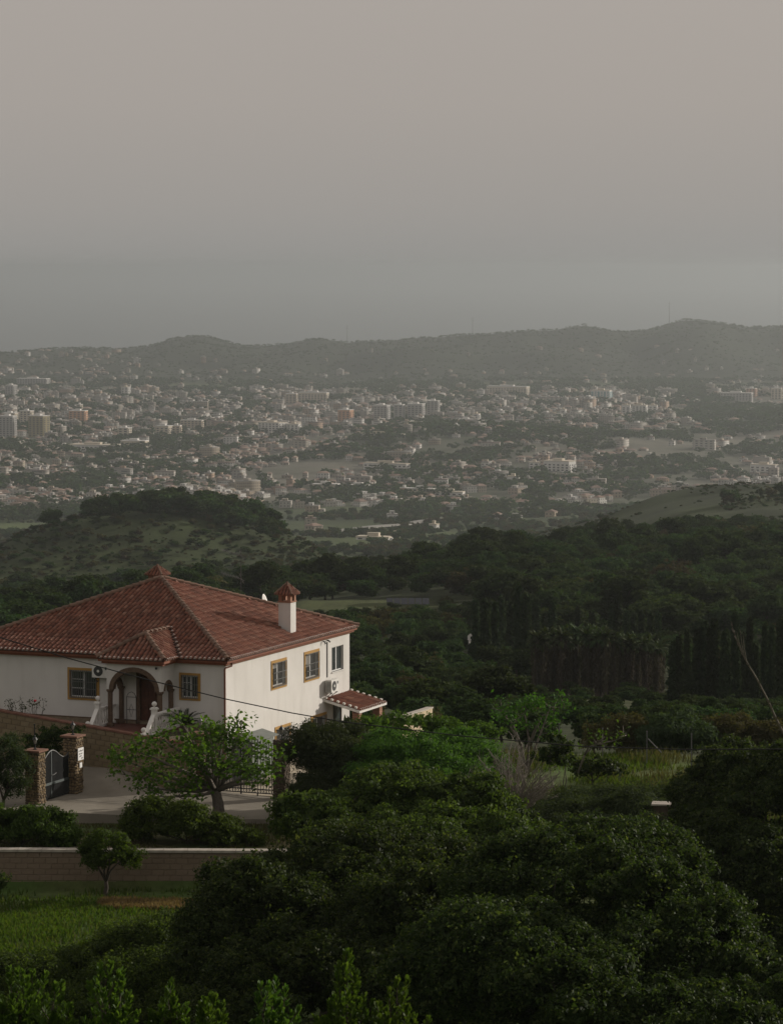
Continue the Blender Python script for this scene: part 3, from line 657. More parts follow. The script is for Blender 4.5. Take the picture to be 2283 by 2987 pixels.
# ------------------------------------------------------------------ drive, garden and walls in front
def zd(x, y):
    x = np.asarray(x, float); y = np.asarray(y, float)
    return -5.2 + .3*sstep(3.7, -3.6, x)*1.0 + .62*sstep(-6.3, -3.6, y)*sstep(-.8, -3.4, x) - .02
def edge(x): return np.interp(x, [-9, -2.6, 3.5, 6.4, 9], [-11.6, -10.75, -8.2, -7.25, -6.8])
_dx = np.linspace(-9, 9, 73); _dv = np.linspace(0, 1, 60); _ye = np.interp(_dx, [-9, -.42, -.36, 9], [-3.3, -3.3, -2.5, -2.5])
_X = np.repeat(_dx[None], 60, 0); _Yd = edge(_dx)[None] + _dv[:, None] * (_ye - edge(_dx))[None]; _i = np.arange(60*73).reshape(60, 73)
dv = link('driveway', np_mesh('driveway', np.stack([_X.ravel(), _Yd.ravel(), zd(_X, _Yd).ravel()], 1), np.stack([_i[:-1,:-1], _i[:-1,1:], _i[1:,1:], _i[1:,:-1]], -1).reshape(-1, 4), M['concrete']), None, H(0, 0, 0), (0, 0, -TH))
tag(dv, kind='structure')
v = []; f = []
for i, x in enumerate(np.linspace(-9, 9, 60)):
    y = float(edge(x)); z = float(zd(x, y)); v += [(x, y, z), (x, y, z-.5)]
    if i: f.append((2*i-2, 2*i-1, 2*i+1, 2*i))
tag(link('driveway_edge', np_mesh('driveway_edge', np.array(v), np.array(f), M['concrete']), None, H(0,0,0), (0,0,-TH)), kind='structure')
M['yard'] = mat('yard_paving', [(.36,.31,.23),(.46,.40,.31)], .9, 1.2, .2, 20)
tag(MB().box(-.02, 5.2, -2.55, 11, -5.6, -5.19).build('courtyard', M['yard'], None, H(0,0,0), rot=(0,0,-TH)), kind='structure')
M['gravelbed'] = mat('garden_soil', [(.09,.075,.05),(.17,.14,.095)], .95, 4, .5, 12)
tag(MB().box(-14, -.6, -3.25, -.02, -5.6, -3.02).build('garden_bed', M['gravelbed'], None, H(0,0,0), rot=(0,0,-TH)), kind='structure')

def block_wall(name, label, a, b, h0, h1, bl, bh, courses, blockm, capm, cap_t=.08, cap_o=.05, thick=.3, z_shift=0., cat='wall', count=None, face=-1, core_end=None):
    """straight wall a->b (tops of the wall), blocks on the side facing the viewer; the top may slope"""
    a, b = Vector(a), Vector(b); d = b - a; ln_ = math.hypot(d.x, d.y); rz = math.atan2(d.y, d.x); sl = math.atan2(d.z, ln_)
    e = empty(name, a); e.rotation_euler = (0, -sl, rz); tag(e, label, cat)
    L_ = d.length; LE = core_end or L_
    MB().box(0, LE, .012, thick, -h0, 0).build('core', blockm if name == 'retaining_wall' else M['mortarjoint'], e)
    k = int(LE/.9)
    cme = MB().box(0, LE/k - .012, -cap_o, thick+cap_o, 0, cap_t).mesh('coping_stone', capm)
    for i in range(k): link('coping_stone', cme, e, (i*LE/k, 0, 0))
    rr_ = random.Random(len(name)); mes = []
    for q in range(4):
        w_, hh = bl - .016, bh - .014; j = rr_.uniform(-.004, .004); c_ = .012
        v = [(0,.08,0),(w_,.08,0),(w_,.08,hh),(0,.08,hh),(0,0,0),(w_,0,0),(w_,0,hh),(0,0,hh)]
        v += [(c_,-.010+j,c_),(w_-c_,-.010-j,c_),(w_-c_,-.010+j,hh-c_),(c_,-.010,hh-c_)]
        me_ = bpy.data.meshes.new('block'); me_.from_pydata(v, [], [(8,9,10,11),(4,5,9,8),(5,6,10,9),(6,7,11,10),(7,4,8,11),(0,1,5,4),(3,7,6,2),(0,4,7,3),(1,2,6,5)]); me_.materials.append(blockm); mes.append(me_)
    half = MB().box(0, bl/2 - .016, -.010, .08, 0, bh-.014).mesh('block', blockm)
    for r in range(courses):
        x = 0.0; z = -(r+1)*bh
        if r % 2: link('block', half, e, (0, 0, z)); x = bl/2
        while x + bl <= L_ + .01: link('block', mes[rr_.randrange(4)], e, (x, 0, z)); x += bl
        if x + bl/2 <= L_ + .01: link('block', half, e, (x, 0, z))
    return e
# garden wall that climbs beside the ramp (courses follow the slope)
block_wall('garden_wall', 'sloping tan block wall with dark red cap below the villa front', H(-9.6, -3.5, -2.12), H(.35, -3.5, -3.17), 2.3, 2.3, .42, .22, 9, M['block'], M['redcap'], .07, .05, .25)
# lower retaining wall at the meadow
w0, w1 = P(-160, 2484, 119.6), P(830, 2489, 119.6)
block_wall('retaining_wall', 'low sand-coloured block wall with pale flat coping above the meadow', w0, w1, 1.7, 1.7, .44, .215, 7, M['blockfront'], M['coping'], .09, .07, .32, core_end=45)
# cream wall end beyond the canopy
w0, w1 = P(1160, 2098, 143.2), P(1262, 2066, 150.6)
e = block_wall('boundary_wall', 'short sunlit cream block wall end rising from the hedge beyond the canopy', w0, w1, 2.0, 2.0, .5, .25, 6, mat('cream_block', [(.42,.34,.22),(.5,.41,.28),(.46,.37,.25)], .9, 8, .3, by='rnd'), M['coping'], .06, .03, .25)

# stone gate pillars
def pillar(name, label, x, y, zb, h, s=.56, rz=-TH, seed=1, cap=True, stone='rubble'):
    e = empty(name, H(x, y, zb), rz); tag(e, label, 'pillar'); hs_ = s/2
    MB().box(-hs_, hs_, -hs_, hs_, -.4, h).build('core', M['rubblecore'], e)
    rr_ = random.Random(seed); mb = MB()
    for ax in range(4):
        z = 0.02
        while z < h - .05:
            t = -hs_ + rr_.uniform(-.04, .02); hh = rr_.uniform(.07, .13)
            while t < hs_ - .03:
                w_ = rr_.uniform(.08, .19); w_ = min(w_, hs_ - t + .02); o = rr_.uniform(.02, .055); pts = []
                zz = z + rr_.uniform(-.02, .02); n = 6
                for q in range(n):
                    a_ = 2*math.pi*q/n + rr_.uniform(-.25, .25); pts.append((t + w_/2 + (w_/2-.006)*math.cos(a_)*1.12, zz + hh/2 + (hh/2-.004)*math.sin(a_)*1.1))
                vv = []
                for k_, oo in ((1, -.01), (1, o*.6), (.72, o)):
                    for (u_, v_) in pts:
                        uc, vc = t+w_/2+(u_-t-w_/2)*k_, zz+hh/2+(v_-zz-hh/2)*k_; dd = hs_ + oo
                        vv.append([(uc,-dd,vc),(dd,uc,vc),(uc,dd,vc),(-dd,uc,vc)][ax])
                fl = [(i, (i+1)%n, n+(i+1)%n, n+i) for i in range(n)] + [(n+i, n+(i+1)%n, 2*n+(i+1)%n, 2*n+i) for i in range(n)] + [tuple(2*n+i for i in range(n))]
                if ax in (2, 3): fl = [q[::-1] for q in fl]
                mb.add(vv, fl); t += w_ + .008
            z += hh + .008
    tag(mb.build('stones', M[stone], e), kind='stuff')
    if cap: MB().box(-hs_-.11, hs_+.11, -hs_-.11, hs_+.11, h, h+.07).build('cap_slab', M['capterra'], e)
    return e
pA = pillar('gate_pillar', 'rubble stone pillar with terracotta slab, nearer one of the dark gate by the olive bush', -3.98, -9.2, -4.95, 2.12, seed=3)
pB = pillar('gate_pillar', 'rubble stone pillar bearing the white sign', -3.82, -6.3, -4.92, 2.30, seed=9)
pC = pillar('gate_pillar', 'dark stone pillar at the right end of the spiked iron gate', 3.85, -2.75, -5.2, 2.38, .5, seed=5, cap=False, stone='rubblecore')
pD = pillar('gate_pillar', 'brick-red stone pillar behind the fig tree at the left of the spiked gate', .18, -2.7, -5.2, 2.42, .5, seed=6)
def lantern(label, loc, s=1.0, m_=None):
    e = empty('lantern', loc); tag(e, label, 'lantern'); m_ = m_ or M['iron']
    MB().lathe([(.09*s,0),(.09*s,.02*s),(.03*s,.05*s),(.022*s,.2*s),(.05*s,.23*s)], 8).build('stem', m_, e)
    MB().lathe([(.045*s,.235*s),(.085*s,.42*s)], 6).build('glass', M['lampglass'], e)
    mb = MB()
    for j in range(6):
        a_ = math.pi*j/3; mb.bar((.052*s*math.cos(a_), .052*s*math.sin(a_), .23*s), (.092*s*math.cos(a_), .092*s*math.sin(a_), .425*s), .012*s)
    mb.build('cage', m_, e); MB().lathe([(.12*s,.42*s),(.10*s,.45*s),(.05*s,.52*s),(.015*s,.54*s),(.02*s,.57*s),(.005*s,.60*s)], 6).build('hood', m_, e)
lantern('black lantern on the nearer stone pillar of the dark gate', H(-3.98, -9.2, -4.95+2.19), .95)
lantern('black lantern on the stone pillar with the white sign', H(-3.82, -6.3, -4.92+2.37), .95)
lantern('dark lantern on the pillar right of the spiked gate', H(3.85, -2.75, -5.2+2.38), 1.05)
lantern('grey lantern on the pillar behind the fig tree', H(.18, -2.7, -5.2+2.49), 1.05, M['metal'])
MB_p = MB().tube([(0,0,0),(0,0,.95)], .022, 6).tube([(0,0,.95),(0,0,1.0)], .035, 6)
tag(MB_p.build('iron_rod', M['iron'], None, H(-4.08, -9.05, -4.95+2.19)), 'thin black upright rod behind the lantern of the nearer gate pillar', 'rod')
# sign on pillar B: white plate with dark lettering strokes, small plate below
e = empty('house_sign', H(-3.82+.34, -6.3, -4.92), -TH); tag(e, 'white square house sign with dark lettering on the stone pillar', 'sign')
MB().box(0, .02, -.24, .24, 1.36, 1.86).build('plate', M['whitealu'], e)
mb = MB(); rr_ = random.Random(4)
for z_, segs in ((1.74, [(-.18,-.05),(-.03,.02),(.05,.16)]), (1.62, [(-.16,-.1),(-.08,.03),(.06,.12)]), (1.52, [(-.13,-.02),(.0,.05)]), (1.43, [(.02,.06),(.09,.17)])):
    for a_, b_ in segs:
        mb.box(.0205, .0235, a_, b_, z_-.012, z_+.012); mb.box(.0205, .0236, a_, a_+.02, z_-.04, z_+.012); mb.box(.0205, .0237, b_-.025, b_, z_-.012, z_+.04)
mb.build('lettering', M['black'], e)
tag(MB().box(0, .02, -.1, .1, 0, .2).box(.0205,.024,-.05,.05,.05,.15).build('number_plate', [M['whitealu']], None, H(-3.82+.33, -6.28, -4.92+1.05), rot=(0,0,-TH)), 'small white plate below the house sign on the stone pillar', 'plate')

# dark sheet gate between pillars A and B
e = empty('driveway_gate', H(-3.9, -8.92, -4.93), -TH); tag(e, 'closed dark steel driveway gate with wavy grey top rail', 'gate')
GL = 2.34
def wave(y): f = y/GL; return 1.72 + .22*math.sin(f*math.pi*2.1 - .9) + .1*f
MB().box(-.012, .012, .03, GL-.03, .62, 1.45).build('sheet_panel', M['darkpanel'], e)
barm = MB().box(-.018, .018, -.012, .012, 0, 1).mesh('bar', M['iron'])
for i in range(24):
    y = .06 + (GL-.12)*i/23; o = link('bar', barm, e, (.016, y, .06)); o.scale = (1, 1, wave(y)-.08)
MB().tube([(.03, GL*i/24, wave(GL*i/24)) for i in range(25)], .026, 8).build('top_rail', M['metal'], e)
MB().box(-.03, .045, 0, GL, .60, .70).build('middle_rail', M['gategrey'], e); MB().box(-.03, .04, 0, GL, .03, .08).build('bottom_rail', M['iron'], e)
for y in (0.0, GL*.36, GL-.05): MB().box(-.03, .04, y, y+.05, .03, wave(y)).build('stile', M['gategrey'], e)
MB().tube([(.06, .86, .98),(.09, .98, .99),(.09, 1.16, 1.04)], .014, 6).build('handle', M['metal'], e)

# spiked double gate
e = empty('iron_gate', H(.46, -2.72, -5.17), -TH); tag(e, 'arched black iron gate with spear tips and scroll bands', 'gate')
GW = 3.12
def gtop(x): f = x/GW; return 2.30 - .42*max(0, f-.25)**1.6*1.55 - .1*max(0, .25-f)
spear = MB().box(-.012, .012, -.012, .012, 0, 1).mesh('bar', M['iron'])
tipm = MB().lathe([(.012,0),(.03,.02),(.012,.05),(.028,.09),(.003,.19)], 6).mesh('spear_tip', M['iron'])
for i in range(25):
    x = .05 + (GW-.1)*i/24; o = link('bar', spear, e, (x, 0, .1)); o.scale = (1, 1, gtop(x) - .02); t_ = link('spear_tip', tipm, e, (x, 0, gtop(x)+.06))
knob = MB().lathe([(.012,-.03),(.026,0),(.012,.03)], 6).mesh('collar', M['iron'])
for i in range(25): link('collar', knob, e, (.05 + (GW-.1)*i/24, 0, 1.62))
MB().tube([(GW*i/20, 0, gtop(GW*i/20)) for i in range(21)], .025, 6).build('top_rail', M['iron'], e)
for z in (.10, .26, 1.12, 1.26): MB().box(0, GW, -.02, .02, z-.018, z+.018).build('rail', M['iron'], e)
mb = MB()
for z in (.18, 1.19):
    for i in range(30):
        c_ = .06 + (GW-.12)*i/29; mb.tube([(c_+.045*math.cos(t*math.pi/4), 0, z+.055*math.sin(t*math.pi/4)) for t in range(8)], .008, 4)
tag(mb.build('scroll_band', M['iron'], e), kind='stuff')
for x in (0, GW/2-.03, GW-.06): MB().box(x, x+.06, -.025, .025, .03, gtop(x)).build('stile', M['iron'], e)
for x in (.6, 2.3): MB().lathe([(.03,-.05),(.03,.08)], 6).build('wheel', M['iron'], e, loc=(x, 0, .03))
tag(MB().bar((0,0,0),(.42,-.12,.2), .05).build('gate_arm', M['metal'], None, H(3.55, -3.1, -3.45), rot=(0,0,-TH)), 'pale metal arm resting on the dark pillar of the spiked gate', 'arm')

# white capped masonry by the right-hand trees
e = empty('garden_trough', P(1905, 2412, 108), R(-8)); tag(e, 'white-edged grey masonry trough half hidden between the trees on the right', 'trough')
s_ = 108/FPX
MB().box(0, 78*s_, .0, .5, 3*s_, 63*s_).build('body', M['rubblecore'], e); MB().box(-6*s_, 82*s_, -.08, .58, 63*s_, 68*s_).build('coping', M['coping'], e); MB().box(-8*s_, 84*s_, -.15, .6, -3*s_, 3*s_).build('base', M['coping'], e)
MB().box(42*s_, 45*s_, -.03, 0, 5*s_, 62*s_).build('rib', M['rubblecore'], e)
# cable across the view
cab = [P(-120, 1822, 100), P(0, 1860, 100), P(197, 1920, 100), P(430, 1983, 100), P(656, 2039, 100), P(850, 2080, 100), P(1000, 2106, 100), P(1340, 2147, 100), P(1700, 2178, 100), P(1990, 2187, 100), P(2283, 2186, 100), P(2500, 2180, 100)]
tag(MB().tube(cab, .018, 6).build('overhead_cable', M['cable']), 'black overhead cable sagging in front of the villa and trees', 'cable')
# fence posts of the meadow
for i, (px, pt_, pb_) in enumerate(((1630, 2112, 2160), (1757, 2126, 2172), (1886, 2135, 2186), (2016, 2143, 2206), (2272, 2160, 2190))):
    lab = ['thin grey fence post left of the others beside the young tree', 'thin grey fence post behind the bright green shoots', 'grey fence post with a slanting stake in the meadow', 'tallest grey fence post at the right end of the bright meadow', 'short grey fence post at the right edge of the photo'][i]
    Y_ = 140 - i; p = P(px, pb_, Y_); z1 = P(px, pt_, Y_).z; e = empty('fence_post', p); tag(e, lab, 'post', 'posts of the meadow fence')
    MB().tube([(0,0,-.6),(0,0,z1-p.z)], .028, 6).build('pole', M['metal'], e); MB().tube([(0,0,z1-p.z),(0,0,z1-p.z+.03)], .04, 6).build('pole_cap', M['metal'], e)
    if i == 2: MB().tube([(.05,0,.45),(.62,.1,-.15)], .03, 6).build('stake', M['metal'], e)
# dry stalk
st = [P(2290, 2150, 60), P(2262, 2095, 60), P(2235, 2035, 60), P(2205, 1978, 60), P(2182, 1940, 60), P(2160, 1895, 60), P(2145, 1858, 60), P(2132, 1822, 60)]
o0 = P(2420, 2440, 60); e = empty('dry_flower_stalk', o0); tag(e, 'tall dry agave-like flower stalk leaning in from the right edge', 'stalk')
pts = [Vector((0,0,0)), P(2350, 2280, 60) - o0] + [q - o0 for q in st]; mb = MB().tube(pts, [.026,.024,.023,.022,.02,.018,.015,.012,.008,.003], 7)
mb.build('stem', M['drystalk'], e)
rr_ = random.Random(8); mb = MB()
for i in range(70):
    f = 1 + rr_.random()*7.5; j = min(int(f)+1, len(pts)-2); p = pts[j].lerp(pts[j+1], f % 1); d_ = (pts[j+1]-pts[j]).normalized(); s_ = Vector((rr_.uniform(-1,1), rr_.uniform(-1,1), rr_.uniform(-.3,.3))).normalized()
    mb.add([p + s_*.012, p + d_*.04 + s_*.032, p + d_*.09 + s_*.028, p + d_*.05 + s_*.01], [(0,1,2,3)])
tag(mb.build('bracts', M['drystalk'], e), kind='stuff')
for (px, py, qx, qy) in ((2168, 1915, 2148, 1842), (2172, 1925, 2158, 1838), (2178, 1935, 2166, 1850)):
    MB().tube([P(px,py,60)-o0, P((px+qx)/2-2,(py+qy)/2,60)-o0, P(qx,qy,60)-o0], [.009,.007,.003], 5).build('branch', M['drystalk'], e)
# ------------------------------------------------------------------ foliage builders
def norm(a): return a / np.maximum(np.linalg.norm(a, axis=-1, keepdims=True), 1e-9)
def leaf_quads(rng, C, N, ln_, wd, spread=.8, upb=.25, size_j=.3, axis=None, fold=.12):
    """one folded diamond leaf per point C with outward direction N"""
    n = len(C); nn = norm(N*.7 + rng.normal(size=(n,3))*spread*.6 + np.array([0,0,upb]))
    ax = rng.normal(size=(n,3)) + N*.5 if axis is None else axis + rng.normal(size=(n,3))*.3
    ax = norm(ax - nn * np.sum(ax*nn, 1, keepdims=True)); sd = np.cross(nn, ax)
    s = (1 + rng.uniform(-size_j, size_j, (n,1)))
    l = ax * (ln_/2) * s; w = sd * (wd/2) * s; up = nn * wd * fold * s
    v = np.stack([C - l, C + w + up + l*.15, C + l, C - w + up + l*.15], 1).reshape(-1, 3)
    f = np.arange(4*n).reshape(n, 4); return v, f
def crown_pts(rng, blobs, n_clump, per, clump_r, shell=.66, low=-.75):
    """clump centres spread over the shells of the ellipsoids, leaves scattered round them"""
    B = np.array(blobs, float); area = (B[:,3]*B[:,4] + B[:,3]*B[:,5] + B[:,4]*B[:,5]); pr_ = area/area.sum()
    C = []; D = []
    tries = 0
    while len(C) < n_clump and tries < 20:
        tries += 1
        k = rng.choice(len(B), n_clump*2, p=pr_); d = norm(rng.normal(size=(n_clump*2, 3))); d = d[d[:,2] > low]; k = k[:len(d)]
        r = shell + (1.12 - shell)*rng.beta(2.2, 1.6, (len(d),1)); r *= 1 + .13*np.sin(d[:,:1]*7 + k[:,None]) * np.sin(d[:,1:2]*6 + 2*k[:,None]) * np.sin(d[:,2:3]*7.); r *= np.where(rng.uniform(size=(len(d),1)) < .13, rng.uniform(1.1, 1.55, (len(d),1)), 1); p = B[k,:3] + d*B[k,3:6]*r
        q = (p[:,None,:] - B[None,:,:3]) / B[None,:,3:6]; ins = (np.sum(q**2, -1) < .55**2).any(1)
        p, d = p[~ins], d[~ins]; C += list(p); D += list(d)
    C = np.array(C[:n_clump]); D = np.array(D[:n_clump])
    n = len(C); cr = clump_r * rng.uniform(.6, 1.35, (n,1,1))
    off = rng.normal(size=(n, per, 3)); off *= (rng.uniform(0,1,(n,per,1))**.4 / np.linalg.norm(off, axis=-1, keepdims=True)); off *= cr; off[:,:,2] *= .8
    L_ = (C[:,None,:] + off).reshape(-1,3); Nn = norm(np.repeat(D, per, 0)*.6 + norm(off.reshape(-1,3))*.7)
    return L_, Nn, C, D
def crown_mesh(name, seed, blobs, n_clump, per, clump_r, ln_, wd, m_, inner=.25, twigs=None, **kw):
    rng = np.random.RandomState(seed); p, n, C, D = crown_pts(rng, blobs, n_clump, per, clump_r)
    v, f = leaf_quads(rng, p, n, ln_, wd, **kw)
    if inner and len(blobs):                                         # larger leaves deeper inside so that no sky shows straight through
        B = np.array(blobs, float); k = rng.randint(0, len(B), int(n_clump*per*inner*.25)); d = norm(rng.normal(size=(len(k),3)))*rng.uniform(.35,.8,(len(k),1))
        c = B[k,:3] + d*B[k,3:6]; v2, f2 = leaf_quads(rng, c, norm(d), ln_*2.6, wd*3.0); v = np.concatenate([v, v2]); f = np.concatenate([f, f2 + len(v) - len(v2)])
    return np_mesh(name, v, f, m_), C
def limbs(mb, base, targets, r0, rng, n=7, wob=.12, fork=.45):
    """trunk that forks towards the target points"""
    base = Vector(base); cen = sum((Vector(t) for t in targets), Vector()) / len(targets); fk = base.lerp(cen, fork); fk.x = base.x*.6 + fk.x*.4; fk.y = base.y*.6+fk.y*.4
    h = (fk - base).length
    mid = [base.lerp(fk, i/4) + Vector((rng.uniform(-1,1), rng.uniform(-1,1), 0))*h*wob*.4*(i not in (0,)) for i in range(5)]
    mb.tube(mid, [r0*1.35, r0*1.05, r0*.95, r0*.9, r0*.85], n)
    for t in targets:
        t = Vector(t); s = mid[-1]; d = t - s; k = Vector((rng.uniform(-1,1), rng.uniform(-1,1), rng.uniform(-.2,.8)))*d.length*.12
        mb.tube([s, s.lerp(t,.35)+k, s.lerp(t,.7)+k*.7, t], [r0*.62, r0*.42, r0*.26, r0*.08], max(5, n-2))
    return mb
def veg(name, label, cat, Y, blobs, m_, ln_, wd, dens, clump_r, per=26, base=None, r0=.18, bark='darkbark', seed=1, group=None, depth=1.0, kw=None, bpart='trunk', cpart='crown', inner=.25, bough=None):
    """tree or shrub whose crown is made of ellipsoids: (x, y, rx, ry[, dY]) in 1/1680 of picture width at distance Y"""
    m1 = mpp(Y); B = []
    for q in blobs:
        x, y, rx, ry = q[:4]; dY = q[4] if len(q) > 4 else 0; c = V(x, y, Y + dY); B.append((c.x, c.y, c.z, rx*m1*1.06, rx*m1*depth*1.06, ry*m1*1.06))
    B = np.array(B)
    if base is None: bx_, by_ = B[:,0].mean(), B[:,1].mean()
    else: b_ = V(base[0], base[1], Y); bx_, by_ = b_.x, b_.y
    bz = gzf(bx_, by_) - .05 if base is None or len(base) < 3 else b_.z
    e = empty(name, (bx_, by_, bz)); tag(e, label, cat, group)
    Bl = B.copy(); Bl[:,:3] -= np.array([bx_, by_, bz])
    # the crown is a heap of boughs: small ellipsoids over the large ones, some standing proud, some sunken
    br = np.random.RandomState(seed+500); bo = bough or max(.26, min(.80, .24*float(np.median(Bl[:,3])))); Sub = []
    big = []
    for q in Bl:
        if q[3] < .9: big.append(q); continue
        k_ = 11; dd = norm(br.normal(size=(k_, 3))); dd[:,2] = np.abs(dd[:,2])*1.15 - .35
        for w_ in dd: f_ = br.uniform(.3, .5); big.append(np.array([*(q[:3] + w_*q[3:6]*br.uniform(.5, .82)), q[3]*f_, q[4]*f_, q[5]*f_*br.uniform(.85, 1.1)]))
        big.append(np.array([*q[:3], *(q[3:6]*.82)]))
    Bl0, Bl = Bl, np.array(big)
    for q in Bl:
        ar = 4*math.pi*((q[3]*q[4] + q[3]*q[5] + q[4]*q[5])/3); k_ = max(4, int(ar/(bo*bo*1.9))); dd = norm(br.normal(size=(k_, 3))); dd = dd[dd[:,2] > -.65]
        for w_ in dd:
            s_ = bo*br.uniform(.55, 1.35); cc = q[:3] + w_*(np.maximum(q[3:6] - s_*.55, .1))*br.uniform(.7, 1.35)
            if not any((((cc - o_[:3])/o_[3:6])**2).sum() < .45 for o_ in Bl): Sub.append((*cc, s_, s_, s_*.78))
    Sub = np.array(Sub)
    area = sum(q[3]*q[4] + q[3]*q[5] + q[4]*q[5] for q in Bl) * 4
    ncl = max(8, int(area * dens / per)); rng = random.Random(seed)
    me, C = crown_mesh(cpart, seed, Sub, ncl, per, clump_r, ln_, wd, m_, inner=inner, **(kw or {}))
    cr = tag(link(cpart, me, e), kind='stuff')
    mb = MB(); limbs(mb, (0,0,-.3), [q[:3] for q in Bl0], r0, rng)
    k = rng.sample(range(len(C)), min(len(C), 40))
    for i in k:
        t = Vector(C[i]); q = min(Bl, key=lambda b: (Vector(b[:3])-t).length); s = Vector(q[:3]); mb.tube([s, s.lerp(t, .5)+Vector((0,0,.05)), t], [r0*.16, r0*.1, r0*.03], 4, cap=False)
    mb.build(bpart, M[bark], e, smooth=True)
    return e

# ------------------------------------------------------------------ trees and shrubs near the camera and round the house
veg('carob_tree', 'huge dark glossy-leaved tree filling the lower right of the photo', 'tree', 80,
    [(1230,1950,230,170,2),(1420,2050,200,180,-1),(1090,2090,210,150,-2),(1570,2150,110,120,-3),(1690,2170,110,110,-4),(1640,2090,90,80,-1),(1480,2200,200,90,-5),(1340,1850,170,90,4),(1290,2160,230,140,-4),(1120,1870,120,90,5),(1510,1950,90,80,2)], L['carob'], .105, .056, 300, .17, per=15, r0=.34, seed=11, inner=1.0)
veg('carob_tree', 'large nearly black tree mass in the lower middle left of the small red-capped wall', 'tree', 92,
    [(760,1900,200,130,3),(560,1980,160,130,0),(900,2010,190,150,-2),(680,2110,190,130,-4),(960,1880,130,100,4),(470,2060,110,90,-2),(640,2200,200,80,-6),(900,2150,180,120,-5),(520,1880,90,60,4)], L['carob'], .105, .056, 240, .18, per=15, r0=.34, seed=12, inner=1.0)
bpy.data.objects['carob_tree.001']['label'] = 'large nearly black tree mass in the lower middle of the photo'
veg('citrus_tree', 'dense tree with larger pale-edged leaves right of the driveway', 'tree', 108,
    [(690,1760,105,60,1),(850,1715,130,70,3),(1000,1740,110,80,2),(900,1810,170,80,-1),(760,1830,110,60,-1),(1060,1820,120,80,-1),(640,1800,60,50,0)], L['citrus'], .14, .065, 190, .20, per=14, r0=.2, seed=13, inner=.9)
veg('evergreen_tree', 'dark round evergreen tree at the right edge of the photo', 'tree', 104,
    [(1585,1650,110,55,3),(1535,1720,100,70,2),(1645,1750,110,100,0),(1550,1830,110,90,-1),(1650,1900,120,120,-2),(1500,1780,70,70,1),(1720,1700,120,120,1),(1680,2010,110,100,-2)], L['carob'], .11, .06, 240, .18, per=15, r0=.26, seed=14, inner=.9)
veg('olive_shrub', 'grey-green feathery shrub mass between the bare shrub and the meadow', 'shrub', 114,
    [(1290,1765,140,60,0),(1200,1790,110,60,-1),(1370,1770,85,75,0),(1130,1760,80,50,2),(1405,1725,45,38,2),(1250,1730,70,38,2),(1330,1720,60,36,2),(1418,1768,24,16,-7),(1395,1748,22,24,-6)], L['olive'], .13, .035, 300, .30, r0=.12, seed=15)
veg('oleander_shrub', 'tall grey-green shrub with upright sprays right of the spiked gate', 'shrub', 129,
    [(690,1615,75,50,1),(750,1650,80,60,0),(660,1580,30,28,2),(735,1575,38,26,2),(700,1690,80,40,-1)], L['olive'], .15, .035, 300, .26, r0=.1, seed=16, kw=dict(upb=.1))
veg('oleander_shrub', 'broad dark green shrub below the cream wall end', 'shrub', 127,
    [(830,1620,70,48,1),(910,1630,80,48,0),(990,1620,70,45,2),(860,1670,90,40,-1),(960,1670,80,40,-1),(1030,1650,60,50,1)], L['bush'], .13, .045, 240, .28, r0=.1, seed=17)
veg('laurel_hedge', 'clipped vivid green hedge in front of the brick canopy posts', 'hedge', 138,
    [(800,1556,34,20,0),(850,1556,40,22,1),(900,1562,40,22,2),(950,1570,40,24,2),(995,1572,36,24,3),(1040,1578,36,24,3)], L['bush'], .12, .07, 260, .2, r0=.07, seed=18)
veg('flowering_shrub', 'dense leafy bush on the bank left of the small round tree', 'shrub', 121.6,
    [(20,1780,50,40,0),(80,1770,50,40,0),(130,1785,36,36,0),(-30,1770,50,45,0)], L['bush'], .11, .06, 330, .2, r0=.06, seed=19)
veg('flowering_shrub', 'wide leafy bush between the driveway and the pale coping', 'shrub', 121.8,
    [(330,1765,48,44,.4),(400,1765,55,45,0),(460,1785,50,36,0),(520,1800,34,24,-.2),(295,1775,25,32,.2)], L['bush'], .11, .06, 330, .2, r0=.06, seed=20)
veg('young_citrus_tree', 'small round bright green tree standing before the low block wall', 'tree', 117.6,
    [(235,1836,50,36,0),(205,1820,30,24,.2),(268,1842,30,26,.1),(232,1805,36,18,0)], L['bright'], .10, .05, 420, .16, base=(226,1905), r0=.085, seed=21)
veg('olive_bush', 'grey-green olive bush left of the dark steel gate', 'shrub', 127.5,
    [(5,1610,40,34,0),(20,1650,38,40,0),(-30,1640,50,60,0),(25,1690,26,24,0)], L['olive'], .11, .03, 420, .22, r0=.08, seed=22)
veg('climbing_shrub', 'dark shrub hanging behind the steel gate between its two pillars', 'shrub', 132.2,
    [(105,1580,34,20,0),(140,1576,30,18,0),(75,1600,26,24,0),(120,1610,36,26,0)], L['carob'], .10, .05, 330, .16, r0=.05, seed=23)
veg('edge_bush', 'small dark bush at the left edge below the pale coping', 'shrub', 117.5,
    [(-12,1895,28,26,0),(-30,1905,30,30,0)], L['carob'], .09, .05, 330, .18, r0=.04, seed=24)
veg('scrub_bush', 'dark leafy shrub beside the bright green meadow in the lower left', 'shrub', 99,
    [(300,2020,90,45,0),(390,2040,110,70,-1),(230,2075,110,50,-1),(350,2110,130,70,-3),(180,2110,80,50,-2),(60,2090,90,40,-2),(150,2180,170,60,-4),(400,2190,170,60,-5)], L['citrus'], .10, .05, 330, .26, r0=.1, seed=25)
veg('meadow_shrub', 'broad-leaved silvery shrub standing behind the tallest fence post', 'shrub', 146.5,
    [(1450,1570,50,40,0),(1420,1590,46,34,0),(1490,1585,44,34,0),(1460,1545,30,24,1)], L['olive'], .18, .06, 200, .3, r0=.08, seed=26)
